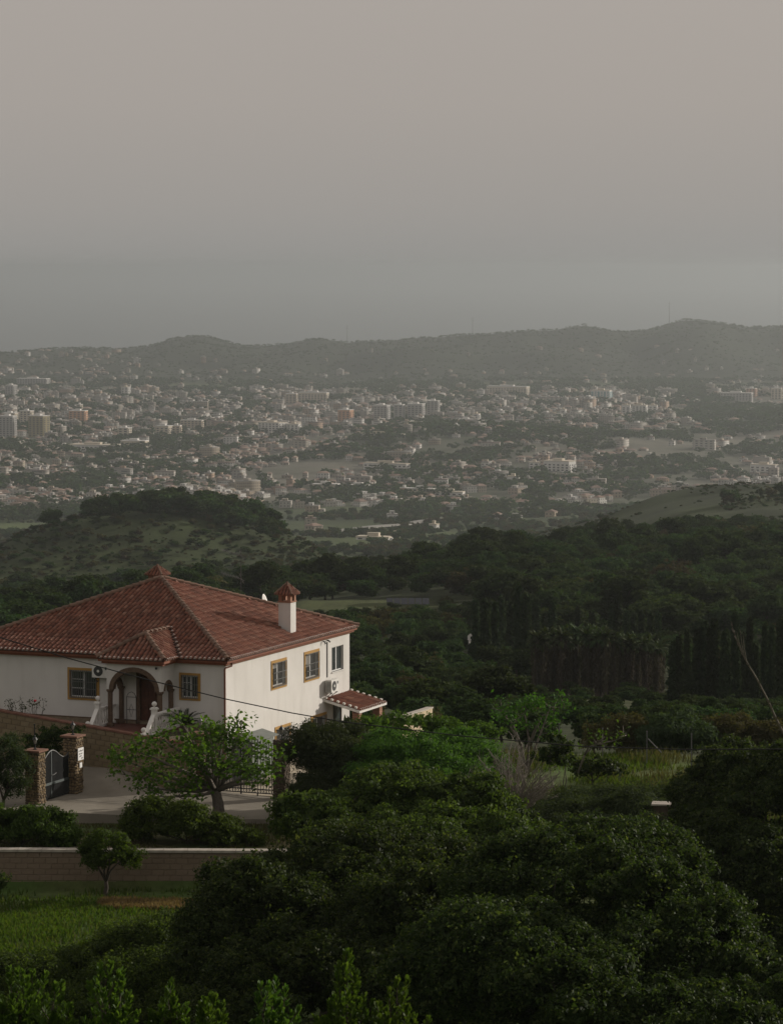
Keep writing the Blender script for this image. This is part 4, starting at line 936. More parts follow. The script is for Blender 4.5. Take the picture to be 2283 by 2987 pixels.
veg('meadow_shrub', 'brownish feathery shrub behind the fence left of the silvery shrub', 'shrub', 147.5,
    [(1330,1575,44,32,0),(1290,1585,36,26,0),(1370,1590,36,28,0),(1345,1555,26,18,0)], L['brownish'], .18, .05, 200, .3, r0=.07, seed=27)
veg('meadow_shrub', 'olive-brown scrub behind the evergreen at the right edge', 'shrub', 148,
    [(1560,1565,46,28,0),(1610,1580,50,30,0),(1660,1585,50,36,0),(1530,1590,40,26,0)], L['brownish'], .2, .06, 190, .3, r0=.07, seed=28)
veg('low_shrub', 'small dark shrub in the meadow below the young tree', 'shrub', 136,
    [(1270,1640,34,16,0),(1310,1650,30,16,0),(1240,1655,24,14,0)], L['carob'], .12, .07, 260, .2, r0=.05, seed=29)
veg('low_shrub', 'round-leaved dark shrub just right of the bare twiggy shrub', 'shrub', 124,
    [(1200,1600,24,24,0),(1180,1625,26,22,0),(1215,1630,22,18,0)], L['carob'], .12, .08, 260, .18, r0=.05, seed=30)

# fig tree: short trunk, wide flat crown of big leaves
Y_ = 126.2; b0 = V(468, 1742, Y_); e = empty('fig_tree', b0); tag(e, 'spreading fig tree with big bright leaves in front of the villa', 'tree')
rng = random.Random(3); mb = MB(); tips = []
fk = V(462, 1698, Y_) - b0
mb.tube([Vector((0,0,-.3)), Vector((.02,0,.05)), (fk*.6) + Vector((.03,0,0)), fk], [.30,.235,.2,.21], 9)
mb.tube([Vector((.1,-.08,-.2)), Vector((.12,-.1,.3)), fk + Vector((.1,-.05,0))], [.17,.12,.1], 7)
for (x, y, dy) in ((250,1660,-.6),(300,1690,-1.2),(285,1610,.5),(340,1580,.2),(390,1550,.6),(440,1555,-.4),(480,1570,.8),(520,1575,-.3),(560,1600,.4),(590,1640,-.5),(570,1680,-.9),(420,1640,-1.0),(350,1640,1.0),(500,1640,-1.2),(540,1650,1.0),(380,1690,-1.3),(330,1710,-1.6),(450,1600,1.1),(520,1545,.2),(415,1610,-1.6),(245,1625,.3)):
    t = V(x, y, Y_ + dy) - b0; s = fk; k = Vector((rng.uniform(-.2,.2), rng.uniform(-.2,.2), rng.uniform(-.1,.25))); p = [s, s.lerp(t,.3) + k, s.lerp(t,.65) + k*.8, t]
    mb.tube(p, [.12,.075,.045,.014], 6); tips.append((p, t))
    for j in range(4):
        f = rng.uniform(.45, .95); q = p[1].lerp(p[3], f); r = q + Vector((rng.uniform(-.6,.6), rng.uniform(-.6,.6), rng.uniform(-.1,.55))); mb.tube([q, q.lerp(r,.5)+Vector((0,0,-.04)), r], [.03,.02,.008], 5); tips.append(([q, q, q.lerp(r,.5), r], r))
mb.build('trunk', M['bark'], e, smooth=True)
nr = np.random.RandomState(5); C_ = []
for p, t in tips:
    k = 26; c = np.array(t)[None] + nr.normal(size=(k,3))*np.array([.27,.27,.19]); C_.append(c)
    c = np.array(p[2].lerp(p[3], .4))[None] + nr.normal(size=(8,3))*.16; C_.append(c)
C_ = np.concatenate(C_); N_ = norm(nr.normal(size=C_.shape)*.6 + np.array([0,0,.9])); v, f = leaf_quads(nr, C_, N_, .19, .135, upb=.3)
tag(link('crown', np_mesh('crown', v, f, L['fig']), e), kind='stuff')

# young tree with sparse bright leaf tufts on bare limbs
def sparse_tree(name, label, Y, base, limbs_, m_, seed, leaf=.16, k=26, r0=.07):
    b0 = V(base[0], base[1], Y); e = empty(name, b0); tag(e, label, 'tree'); rng = random.Random(seed); nr = np.random.RandomState(seed); mb = MB(); C_ = []
    for pts in limbs_:
        q = [V(x, y, Y + dy) - b0 for x, y, dy in pts]; n = len(q); mb.tube(q, [r0*(1 - .85*i/(n-1)) for i in range(n)], 6)
        for j in range(7):
            f = rng.uniform(.5, 1.0); i = min(int(f*(n-1)), n-2); s = q[i].lerp(q[i+1], f*(n-1) - i); t = s + Vector((rng.uniform(-.5,.5), rng.uniform(-.5,.5), rng.uniform(-.05,.45))); mb.tube([s, t], [.018,.006], 4)
            C_.append(np.array(t)[None] + nr.normal(size=(k,3))*np.array([.17,.17,.13]))
    mb.build('trunk', M['bark'], e, smooth=True); C_ = np.concatenate(C_); N_ = norm(nr.normal(size=C_.shape)*.7 + np.array([0,0,.8]))
    v, f = leaf_quads(nr, C_, N_, leaf, leaf*.5); tag(link('crown', np_mesh('crown', v, f, m_), e), kind='stuff')
sparse_tree('young_tree', 'young bright green tree with bare limbs above the grey twiggy shrub', 125, (1130,1660), [[(1130,1660,0),(1118,1600,0),(1100,1555,.2),(1078,1528,.2),(1055,1520,.1)], [(1130,1660,0),(1135,1590,.2),(1128,1545,0),(1118,1512,0)], [(1130,1660,0),(1150,1600,-.2),(1165,1560,-.3),(1180,1520,-.2)], [(1135,1600,0),(1160,1540,.4),(1195,1520,.4),(1222,1514,.3)], [(1118,1600,0),(1095,1560,-.4),(1140,1515,-.3)]], L['bright'], 31)
sparse_tree('young_tree', 'low crooked sapling with a few bright leaves at the meadow fence', 130, (1240,1660), [[(1240,1660,0),(1255,1620,0),(1275,1600,0),(1320,1590,.1),(1345,1578,.1)], [(1255,1620,0),(1262,1605,-.2),(1300,1588,-.2)]], L['bright'], 32, leaf=.17, k=9, r0=.05)

# bare twiggy shrub
b0 = V(1105, 1745, 112); e = empty('bare_shrub', b0); tag(e, 'leafless grey twiggy shrub in the middle of the green bushes', 'shrub'); rng = random.Random(12); mb = MB()
for i in range(120):
    x = rng.uniform(-112, 100); y = rng.uniform(-170, -30)*(1 - abs(x)/260); t = V(1105 + x, 1745 + y, 112 + rng.uniform(-1.2, 1.2)) - b0; s = Vector((rng.uniform(-.3,.3), rng.uniform(-.3,.3), 0)); k = Vector((rng.uniform(-.15,.15), rng.uniform(-.15,.15), rng.uniform(-.1,.2)))
    p = [s, s.lerp(t,.35)+k*.6, s.lerp(t,.7)+k, t]; mb.tube(p, [.028,.02,.013,.006], 4, cap=False)
    for j in range(5):
        q = p[1].lerp(p[3], rng.uniform(.2,1)); r = q + Vector((rng.uniform(-.35,.35), rng.uniform(-.3,.3), rng.uniform(.05,.5))); mb.tube([q, q.lerp(r,.5)+Vector((rng.uniform(-.04,.04),0,0)), r], [.010,.008,.004], 3, cap=False)
mb.build('branches', M['twig'], e)

# cycad beside the steps
b0 = H(-1.1, -1.6, -2.95); e = empty('cycad', b0); tag(e, 'dark cycad with stiff arching fronds at the villa corner', 'plant'); nr = np.random.RandomState(2); vs_, fs_ = [], []
rng = random.Random(2); mbs = MB().lathe([(.16,-.3),(.18,.1),(.14,.3),(.05,.36)], 9); mbs.build('stem', M['darkbark'], e)
for i in range(26):
    a_ = 2*math.pi*i/26 + rng.uniform(-.2,.2); el = rng.uniform(.15, 1.1); ln_ = rng.uniform(.8, 1.15); p = Vector((0,0,.3)); d = Vector((math.cos(a_)*math.cos(el), math.sin(a_)*math.cos(el), math.sin(el))); pts = [p.copy()]
    for j in range(7): p = p + d*ln_/7; d = (d + Vector((0,0,-.16))).normalized(); pts.append(p.copy())
    mb = MB(); 
    for j in range(1, 8):
        for q in range(3):
            c = pts[j-1].lerp(pts[j], q/3); d_ = (pts[j]-pts[j-1]).normalized(); s_ = d_.cross(Vector((0,0,1))).normalized(); w_ = .17*(1 - (j/8)**3)
            for sg in (-1, 1): mb.add([c, c + d_*.02, c + s_*sg*w_ + d_*.08 + Vector((0,0,.03)), c + s_*sg*w_*.5 + d_*.02], [(0,1,2,3)])
    mb.tube(pts, [.012]*7+[.004], 4); o = mb.build('frond', L['cypress'], e)
# rose shrub over the wall
b0 = H(-7.6, -3.1, -3.0); e = empty('rose_shrub', b0); tag(e, 'thin shrub with one red flower above the sloping wall', 'shrub'); rng = random.Random(6); nr = np.random.RandomState(6); mb = MB(); C_ = []
for i in range(26):
    t = Vector((rng.uniform(-.9,.7), rng.uniform(-.15,.15), rng.uniform(.85,1.3))); s = Vector((t.x*.5, 0, 0)); mb.tube([s, s.lerp(t,.5)+Vector((rng.uniform(-.1,.1),0,0)), t], [.014,.01,.004], 4); C_.append(np.array(t)[None] + nr.normal(size=(12,3))*.08)
mb.build('stems', M['darkbark'], e); C_ = np.concatenate(C_); v, f = leaf_quads(nr, C_, norm(nr.normal(size=C_.shape)), .07, .045); tag(link('leaves', np_mesh('leaves', v, f, L['carob']), e), kind='stuff')
MB().lathe([(.01,0),(.05,.02),(.07,.06),(.05,.09),(.01,.1)], 10).build('flower', M['flower'], e, loc=(.30, -.12, 1.22))

# upright leafy shoots along the bottom edge: each shoot a stem with whorls of spoon-shaped leaves
def shoot(name, label, Y, base, tops, seed, m_=L['shoot'], leaf=.115):
    b0 = V(base[0], base[1], Y); e = empty(name, b0); tag(e, label, 'shrub'); nr = np.random.RandomState(seed); rng = random.Random(seed); mb = MB(); vs_, fs_, k = [], [], 0
    for (x, y, w_) in tops:
        t = V(x, y, Y + rng.uniform(-.5,.5)) - b0; s = Vector((t.x*.45, t.y*.45, 0)); wr = w_*mpp(Y)
        n = max(7, int(wr / .030)); sub = []
        for i in range(n):
            h0 = rng.uniform(0, .97); a_ = rng.uniform(0, 6.28); rr0 = wr*1.15*math.sqrt(rng.uniform(.05, 1))*(1 - .22*h0); tip = s.lerp(t, .35 + .65*h0) + Vector((math.cos(a_)*rr0, math.sin(a_)*rr0, rng.uniform(0,.12))); sub.append((s.lerp(t, max(.1, .15 + .6*h0)), tip))
        sub.append((s, t)); mb.tube([s, s.lerp(t,.5), t], [.02,.014,.006], 5)
        for a0, tip in sub:
            if (a0-s).length > .01: mb.tube([a0, tip], [.008,.004], 4, cap=False)
            d = (tip - a0); d = d.normalized()*.5 + Vector((0,0,.8)); d.normalize(); q = 34; hh = nr.uniform(0, 1, q)**.7; ang = nr.uniform(0, 6.28, q)
            ax = np.stack([np.cos(ang), np.sin(ang), np.zeros(q)], 1)*(.85 - .45*hh[:,None]) + np.array(d)*(.55 + .6*hh[:,None]); ax = norm(ax)
            c = np.array(tip) - np.array(d)*(1 - hh[:,None])*.30 + ax*leaf*.5
            nn = norm(np.cross(np.cross(ax, np.array([0,0,1.])), ax) + nr.normal(size=(q,3))*.25); sd = np.cross(nn, ax); L0 = leaf*nr.uniform(.7,1.2,(q,1))
            # spoon: six-sided leaf
            pts = [c - ax*L0*.5, c - ax*L0*.05 + sd*L0*.17, c + ax*L0*.30 + sd*L0*.21, c + ax*L0*.5, c + ax*L0*.30 - sd*L0*.21, c - ax*L0*.05 - sd*L0*.17]
            vs_.append(np.stack(pts, 1).reshape(-1,3)); fs_.append(np.arange(6*q).reshape(q,6) + k); k += 6*q
    mb.build('stems', M['darkbark'], e); tag(link('leaves', np_mesh('leaves', np.concatenate(vs_), np.concatenate(fs_), m_), e), kind='stuff')
shoot('leafy_shoot', 'broad pale green leafy shoot left of centre at the bottom edge', 46, (235,2290), [(215,2080,42),(262,2088,40),(236,2120,50),(225,2170,55),(255,2180,52)], 41)
shoot('leafy_shoot', 'pale green shoot with two tiers between the broad shoot and the small round one', 46, (368,2300), [(366,2112,34),(350,2155,38),(388,2165,36),(365,2190,46)], 42)
shoot('leafy_shoot', 'smallest pale green shoot at the bottom edge', 46, (456,2300), [(440,2150,22),(462,2146,24),(458,2185,36)], 43)
shoot('leafy_shoot', 'pale green three-lobed shoot below the dark tree mass', 46, (580,2310), [(560,2118,32),(592,2108,34),(612,2125,28),(575,2170,50),(610,2180,40)], 44)
shoot('leafy_shoot', 'tallest pointed pale green shoot at the bottom edge', 46, (745,2320), [(742,2050,34),(728,2075,30),(755,2085,30),(745,2130,46),(780,2150,44),(710,2170,44),(760,2190,60)], 45)
shoot('leafy_shoot', 'right-hand pale green shoot of the bottom row', 46, (850,2320), [(852,2108,30),(835,2130,30),(866,2140,30),(810,2165,40),(850,2190,50),(890,2190,40)], 46)
shoot('leafy_shoot', 'wide leafy mass in the bottom left corner', 46, (60,2310), [(20,2085,50),(70,2095,55),(120,2120,50),(40,2140,60),(100,2160,60),(150,2165,45),(10,2180,60),(70,2190,60),(135,2195,50)], 47, L['bush'])

# grass of the meadow, weeds under the wall, dry grass patch
def grass(name, label, pts, hgt, m_, seed, wd=.02):
    nr = np.random.RandomState(seed); n = len(pts); x, y = pts[:,0], pts[:,1]; z = gz(x, y); a = nr.uniform(0, 6.28, n); h = hgt*nr.uniform(.5, 1.3, n); ln_ = nr.uniform(.1, .6, n)*h; la = nr.uniform(0, 6.28, n)
    b = np.stack([x, y, z-.02], 1); s = np.stack([np.cos(a), np.sin(a), 0*a], 1)*wd; tp = b + np.stack([np.cos(la)*ln_, np.sin(la)*ln_, h], 1); md = b*.45 + tp*.55 + np.stack([0*a,0*a,h*.12],1)
    v = np.stack([b - s, b + s, md + s*.7, tp, md - s*.7], 1).reshape(-1,3); f = np.arange(5*n).reshape(n,5)
    return tag(link(name, np_mesh(name, v, f, m_)), label, 'grass', kind='stuff')
nr = np.random.RandomState(9)
def scat(n, x0, x1, y0, y1, keep=None):
    p = np.stack([nr.uniform(x0, x1, n), nr.uniform(y0, y1, n)], 1)
    if keep is not None: p = p[keep(p[:,0], p[:,1])]
    return p
dryf = lambda x, y: np.exp(-((x+8.6)/2.0)**4 - ((y-115.9)/1.0)**4) > .4
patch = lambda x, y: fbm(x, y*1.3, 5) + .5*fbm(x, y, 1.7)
nearw = lambda x, y: (y < 117.2) | (nr.uniform(size=len(x)) < .35)
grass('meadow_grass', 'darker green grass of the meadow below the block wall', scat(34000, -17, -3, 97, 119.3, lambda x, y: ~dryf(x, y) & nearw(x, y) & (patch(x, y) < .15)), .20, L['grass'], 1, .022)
grass('meadow_lit_patches', 'grass patches coloured bright yellow-green as if sunlit in the meadow below the block wall', scat(60000, -17, -3, 97, 117.0, lambda x, y: ~dryf(x, y) & (patch(x, y) > .05)), .17, L['bright_grass'], 6, .026)  # sunlit patches put into the blade colour, placed by noise
grass('dry_grass', 'patch of pale dry grass below the block wall', scat(9000, -11, -6, 114.5, 117.3, dryf), .2, L['dry'], 2)
grass('meadow_grass', 'bright green grass of the fenced meadow on the right', scat(30000, 4, 24, 126, 145, lambda x, y: fbm(x, y, 6) > -.1), .26, L['bright_grass'], 3, .024)
grass('meadow_weeds', 'dry brownish weeds in the fenced meadow on the right', scat(16000, 4, 24, 126, 145, lambda x, y: fbm(x+7, y, 7) > .0), .42, L['brownish'], 5, .022)
grass('bank_grass', 'mixed grass on the bank between driveway and coping', scat(9000, -16, -1.5, 120.0, 126, lambda x, y: fbm(x, y, 4) > -.1), .16, L['brownish'], 4, .02)
# ------------------------------------------------------------------ forest in the valley
def crown_variant(name, seed, blobs, n_clump, per, cr, ln_, wd, m_): return crown_mesh(name, seed, blobs, n_clump, per, cr, ln_, wd, m_, inner=.3)[0]
rb = random.Random(20)
def round_blobs(seed, n=7, sq=.8):
    r = random.Random(seed); B = [(0,0,.62,.36,.36,.3*sq)]
    for i in range(n): a_ = 6.28*i/n + r.uniform(-.3,.3); q = r.uniform(.15,.30); B.append((math.cos(a_)*q, math.sin(a_)*q, r.uniform(.38,.78), r.uniform(.17,.27), r.uniform(.17,.27), r.uniform(.15,.22)*sq))
    return B
def pine_blobs(seed):
    r = random.Random(seed); B = []
    for i in range(8): a_ = 6.28*i/8 + r.uniform(-.4,.4); q = r.uniform(.05,.28); B.append((math.cos(a_)*q, math.sin(a_)*q, r.uniform(.55,.9), r.uniform(.13,.2), r.uniform(.13,.2), r.uniform(.07,.11)))
    return B
def cyp_blobs(seed): return [(0,0,.12+.17*i, .085*(1.05-.12*i), .085*(1.05-.12*i), .13) for i in range(6)]
# unit-height trees (1 m high); mid detail for single trees, low detail for the mass
midc, trunks = {}, {}
def unit_trunk(kind, seed):
    r = random.Random(seed); mb = MB()
    if kind == 'cypress': mb.tube([(0,0,-.05),(0,0,.4)], [.02,.012], 5)
    elif kind == 'pine': limbs(mb, (0,0,-.05), [b[:3] for b in pine_blobs(seed)][:5], .022, r, 5, .1, .75)
    else: limbs(mb, (0,0,-.05), [b[:3] for b in round_blobs(seed)][:5], .028, r, 5, .1, .5)
    return mb.mesh('trunk', M['darkbark'])
KINDS = {'broadleaf': (round_blobs, L['forest'], 4), 'pine': (pine_blobs, L['pine'], 3), 'cypress': (cyp_blobs, L['cypress'], 2), 'scrubtree': (round_blobs, L['brownish'], 1)}
low = []; lowkind = []; midl = []
for kd, (bf, lm, nv) in KINDS.items():
    for s in range(nv):
        B = bf(s+1); big = kd != 'cypress'
        midc[(kd, s)] = (crown_variant('crown', 100+s, B, 230, 16, .055 if big else .04, .052, .036, lm), unit_trunk(kd, s+1))
        me = crown_mesh('low_crown', 200+s, B, 60, 7, .075 if big else .05, .105, .085, lm, inner=.5)[0]; low.append(bpy.data.objects.new('low_' + kd, me)); lowkind.append(kd); midl.append(bpy.data.objects.new('mid_' + kd, midc[(kd, s)][0]))
far_lo = []
for s in range(3):
    me = crown_mesh('far_crown', 300+s, round_blobs(s+7, 5), 16, 4, .1, .26, .22, L['forest'], inner=.0)[0]; far_lo.append(bpy.data.objects.new('far_tree', me))

frs = np.random.RandomState(21)
def poisson_like(n, y0, y1, half, power=1.0):
    y = (frs.uniform(0, 1, n) * (y1**2 - y0**2) + y0**2) ** .5; x = frs.uniform(-half, half, n) * y; return x, y
def clear(x, y):
    """places kept free of trees"""
    terr = (y > 612) & (y < 662) & (x > -20) & (x < 9)
    shr = (np.abs(x - P(1382, 1850, 425).x) < 3.2) & (y > 380) & (y < 432)
    pal = (y > 325) & (y < 372) & (x > P(1530, 1900, 350).x) & (x < P(1960, 1900, 350).x)
    pal2 = (y > 270) & (y < 335) & (x > P(1940, 1900, 300).x)
    hillg = (np.exp(-((x+130)/30)**2 - ((y-1255)/40)**2) > .3)
    flank = (x > -52) & (x < 22) & (y > 1080) & (y < 1560)
    return ~(terr | shr | hillg | flank)
x, y = poisson_like(7000, 172, 1050, .15); k = clear(x, y) & ((fbm(x, y, 60) > -.85) | (y < 260)) & ~((y > 860) & (x > 30) & (frs.uniform(size=len(x)) < .5)); x, y = x[k], y[k]
# spacing: drop trees that stand too close together
cell = {}; keep = []
for i in range(len(x)):
    d = 2.6 + y[i]*.0042; c = (int(x[i]/d), int(y[i]/d))
    if any((c[0]+a, c[1]+b, int(d*2)) in cell for a in (0,) for b in (0,)): continue
    cell[(c[0], c[1], int(d*2))] = 1; keep.append(i)
x, y = x[keep], y[keep]; n = len(x)
kd = np.where(frs.uniform(size=n) < .60, 'broadleaf', np.where(frs.uniform(size=n) < .85, 'pine', 'scrubtree')).astype(object)
hgt = np.where(y < 460, frs.uniform(2.2, 4.4, n), frs.uniform(4.0, 8.5, n)); hgt = np.where(kd == 'pine', hgt*1.25, hgt)
# no tall tree directly behind the terrace edge
hgt = np.where(y < 220, np.minimum(hgt, 3.0), hgt); hgt = np.where((y < 345) & (x/y > .035), np.minimum(hgt, 2.6), hgt); px_ = CX + FPX*x/y; hgt = np.where((y > 270) & (y < 375) & (px_ > 1520), np.minimum(hgt, 1.9), hgt); hgt = np.where((y > 560) & (y < 640) & (x > -30) & (x < 16), np.minimum(hgt, 2.6), np.where((y > 450) & (y < 640) & (x > -30) & (x < 16), np.minimum(hgt, 4.6), hgt)); hgt = np.where((y > 860) & (x > 30), hgt*.75, hgt); hgt = np.where((y > 800) & (x > -50) & (x < 15), hgt*.7, hgt)
wid = frs.uniform(.95, 1.5, n); wid = np.where(kd == 'pine', wid*.95, wid)
z = gz(x, y)
inv = np.abs(x/y) < .128
score = np.where(inv, hgt/y, 0); order = np.argsort(-score)
NSING = 300
cnt = {}
for i in order[:NSING]:
    k_ = kd[i]; nv = KINDS[k_][2]; cme, tme = midc[(k_, int(i) % nv)]
    nm = {'broadleaf': 'broadleaf_tree', 'pine': 'pine_tree', 'scrubtree': 'scrub_tree'}[k_]
    look = {'broadleaf': 'round dark green tree', 'pine': 'flat-topped dark pine', 'scrubtree': 'brownish green tree'}[k_]
    px = CX + FPX*x[i]/y[i]; near = 'low ' if y[i] < 250 else ('mid-slope ' if y[i] < 420 else 'far ')
    where = 'behind the villa roof on the left' if px < 1000 else ('on the slope between the villa and the palm block' if px < 1500 else ('on the slope around the palm block' if px < 1950 else 'on the slope near the cypress group at the right'))
    e = empty(nm, (x[i], y[i], z[i]), float(frs.uniform(0, 6.28))); tag(e, near + look + ' ' + where, 'tree', near + {'broadleaf': 'round trees ', 'pine': 'pines ', 'scrubtree': 'brownish trees '}[k_] + where)
    e.scale = (hgt[i]*wid[i], hgt[i]*wid[i], hgt[i])
    tag(link('crown', cme, e), kind='stuff'); link('trunk', tme, e)
rest = order[NSING:]
def scatter(name, label, X, Y, Z, S, W, vi, variants, cat='trees'):
    """one mass of trees: points that carry a tree each (geometry nodes)"""
    me = bpy.data.meshes.new(name); n = len(X); me.vertices.add(n); me.vertices.foreach_set('co', np.stack([X, Y, Z], 1).astype(np.float32).ravel())
    a = me.attributes.new('tscale', 'FLOAT_VECTOR', 'POINT'); a.data.foreach_set('vector', np.stack([S*W, S*W, S], 1).astype(np.float32).ravel())
    a = me.attributes.new('trot', 'FLOAT', 'POINT'); a.data.foreach_set('value', frs.uniform(0, 6.28, n).astype(np.float32))
    a = me.attributes.new('tidx', 'INT', 'POINT'); a.data.foreach_set('value', np.asarray(vi, np.int32))
    o = link(name, me); tag(o, label, cat, kind='stuff')
    ng = bpy.data.node_groups.new(name, 'GeometryNodeTree'); ng.interface.new_socket('Geometry', in_out='INPUT', socket_type='NodeSocketGeometry'); ng.interface.new_socket('Geometry', in_out='OUTPUT', socket_type='NodeSocketGeometry')
    nd, ln = ng.nodes, ng.links; gi = nd.new('NodeGroupInput'); go = nd.new('NodeGroupOutput'); ip = nd.new('GeometryNodeInstanceOnPoints'); jn = nd.new('GeometryNodeJoinGeometry')
    for v in reversed(variants):
        oi = nd.new('GeometryNodeObjectInfo'); oi.inputs['Object'].default_value = v; oi.inputs['As Instance'].default_value = True; ln.new(oi.outputs['Geometry'], jn.inputs[0])
    def attr(nm, ty):
        q = nd.new('GeometryNodeInputNamedAttribute'); q.data_type = ty; q.inputs['Name'].default_value = nm; return next(s for s in q.outputs if s.name == 'Attribute' and s.enabled)
    cx_ = nd.new('ShaderNodeCombineXYZ'); ln.new(attr('trot', 'FLOAT'), cx_.inputs[2])
    ip.inputs['Pick Instance'].default_value = True
    ln.new(gi.outputs[0], ip.inputs['Points']); ln.new(jn.outputs[0], ip.inputs['Instance']); ln.new(attr('tidx', 'INT'), ip.inputs['Instance Index']); ln.new(cx_.outputs[0], ip.inputs['Rotation']); ln.new(attr('tscale', 'FLOAT_VECTOR'), ip.inputs['Scale']); ln.new(ip.outputs[0], go.inputs[0])
    md = o.modifiers.new('scatter', 'NODES'); md.node_group = ng; return o
li = {k_: [i for i, q in enumerate(lowkind) if q == k_] for k_ in KINDS}
def pick(k_): q = li[k_]; return q[frs.randint(len(q))]
scatter('forest', 'dark mixed woodland covering the slope and valley behind the villa', x[rest], y[rest], z[rest], hgt[rest], wid[rest], [pick(k_) for k_ in kd[rest]], midl)
# wood of the middle distance and the pine-topped hill
x, y = poisson_like(15000, 1050, 3200, .15); x2 = frs.normal(-88, 30, 480); y2 = frs.normal(1320, 45, 480)
dn = fbm(x, y, 240) + .5*fbm(x, y, 60); k = (dn > np.where(y < 1120, np.where(x > 30, .15, -.1), np.where(y < 1900, .75, .10))) & clear(x, y) & ~((np.abs(x+85) < 90) & (np.abs(y-1290) < 120) & (frs.uniform(size=len(x)) < .45)); x, y = x[k], y[k]
hg = frs.uniform(3, 7.5, len(x)); wd_ = frs.uniform(.9, 1.5, len(x))
scatter('woodland', 'scattered dark woodland on the low hills before the town', x, y, gz(x, y)-.3, hg, wd_, [pick(['broadleaf', 'broadleaf', 'pine', 'scrubtree'][frs.randint(4)]) for _ in x], low)
k = (x2 < -46) & (x2 > -122) & (y2 > 1270); x2, y2 = x2[k], y2[k]
scatter('hilltop_pines', 'dark pine wood crowning the small hill left of centre', x2, y2, gz(x2, y2)-.2, frs.uniform(4.5, 8.5, len(x2)), frs.uniform(.9, 1.3, len(x2)), [pick('pine' if q < .6 else 'broadleaf') for q in frs.uniform(size=len(x2))], low)
# low scrub over the open hillsides
x3, y3 = poisson_like(20000, 1060, 1700, .15); k = fbm(x3, y3, 90) + .4*fbm(x3, y3, 25) > np.where(x3 > 40, .25, -1.2); x3, y3 = x3[k], y3[k]
scatter('hill_scrub', 'low dark scrub dotted over the open hillsides before the town', x3, y3, gz(x3, y3)-.2, frs.uniform(.5, 1.5, len(x3))*np.where((x3 < 40) & (frs.uniform(size=len(x3)) < .3), 2.2, 1), frs.uniform(1.0, 1.9, len(x3)), [pick('broadleaf' if q < .6 else 'scrubtree') for q in frs.uniform(size=len(x3))], low)
# single trees standing on the hill's skyline
for (vx, vy, Y_, h_, k_, lab) in ((530, 1128, 1300, 12, 'broadleaf', 'round tree at the right end of the pine-topped hill'), (108, 1132, 1280, 8.5, 'broadleaf', 'dark bushy tree at the left foot of the pine-topped hill'), (672, 1165, 1240, 4.5, 'pine', 'small lone tree on the right slope of the pine-topped hill')):
    X_ = V(vx, vy, Y_).x; cme, tme = midc[(k_, 0)]; e = empty(k_ + '_tree', (X_, Y_, gzf(X_, Y_) - .3)); tag(e, lab, 'tree'); e.scale = (h_*1.25, h_*1.25, h_); tag(link('crown', cme, e), kind='stuff'); link('trunk', tme, e)
# far trees: town greenery and hills
x, y = poisson_like(26000, 3000, 6800, .145); k = fbm(x, y, 330) + .5*fbm(x, y, 90) > -.02; x, y = x[k], y[k]
xa, ya = poisson_like(7000, 6800, 8600, .145); x = np.concatenate([x, xa]); y = np.concatenate([y, ya])
scatter('far_trees', 'grey-green trees among the distant town and on the far hills', x, y, gz(x, y)-.5, np.where(y < 6800, frs.uniform(6, 12, len(x)), frs.uniform(3, 6, len(x))), frs.uniform(1.0, 1.9, len(x)), frs.randint(0, 3, len(x)), far_lo)

# cypresses that stand out
ci = 0
for (vx, vt, vb, Y_) in ((1020,1300,1440,400),(1040,1300,1448,395),(1062,1305,1446,398),(1112,1268,1440,390),(1128,1290,1445,388),(1096,1300,1420,420),(1325,1275,1378,430),(1312,1310,1390,430),(1345,1320,1390,435),(1360,1322,1392,432),(1376,1318,1392,428),(1395,1325,1400,425),(1412,1322,1400,424),(1008,1395,1440,405),(1150,1295,1360,440),(1075,1290,1370,450),(1185,1300,1360,450),(1240,1310,1370,455),(1270,1320,1380,440)):
    t = V(vx, vt, Y_); b = V(vx, vb, Y_); zb = gzf(b.x, Y_); zt = t.z; h_ = max(4, zt - zb); cme, tme = midc[('cypress', ci % 2)]; ci += 1
    e = empty('cypress_tree', (b.x, Y_, zb - .2), ci*1.3); tag(e, 'slim dark cypress among the valley trees', 'tree', 'cypresses in the valley'); w_ = min(h_, 8)*random.Random(ci).uniform(.75, 1.0); e.scale = (w_, w_, h_); tag(link('crown', cme, e), kind='stuff'); link('trunk', tme, e)
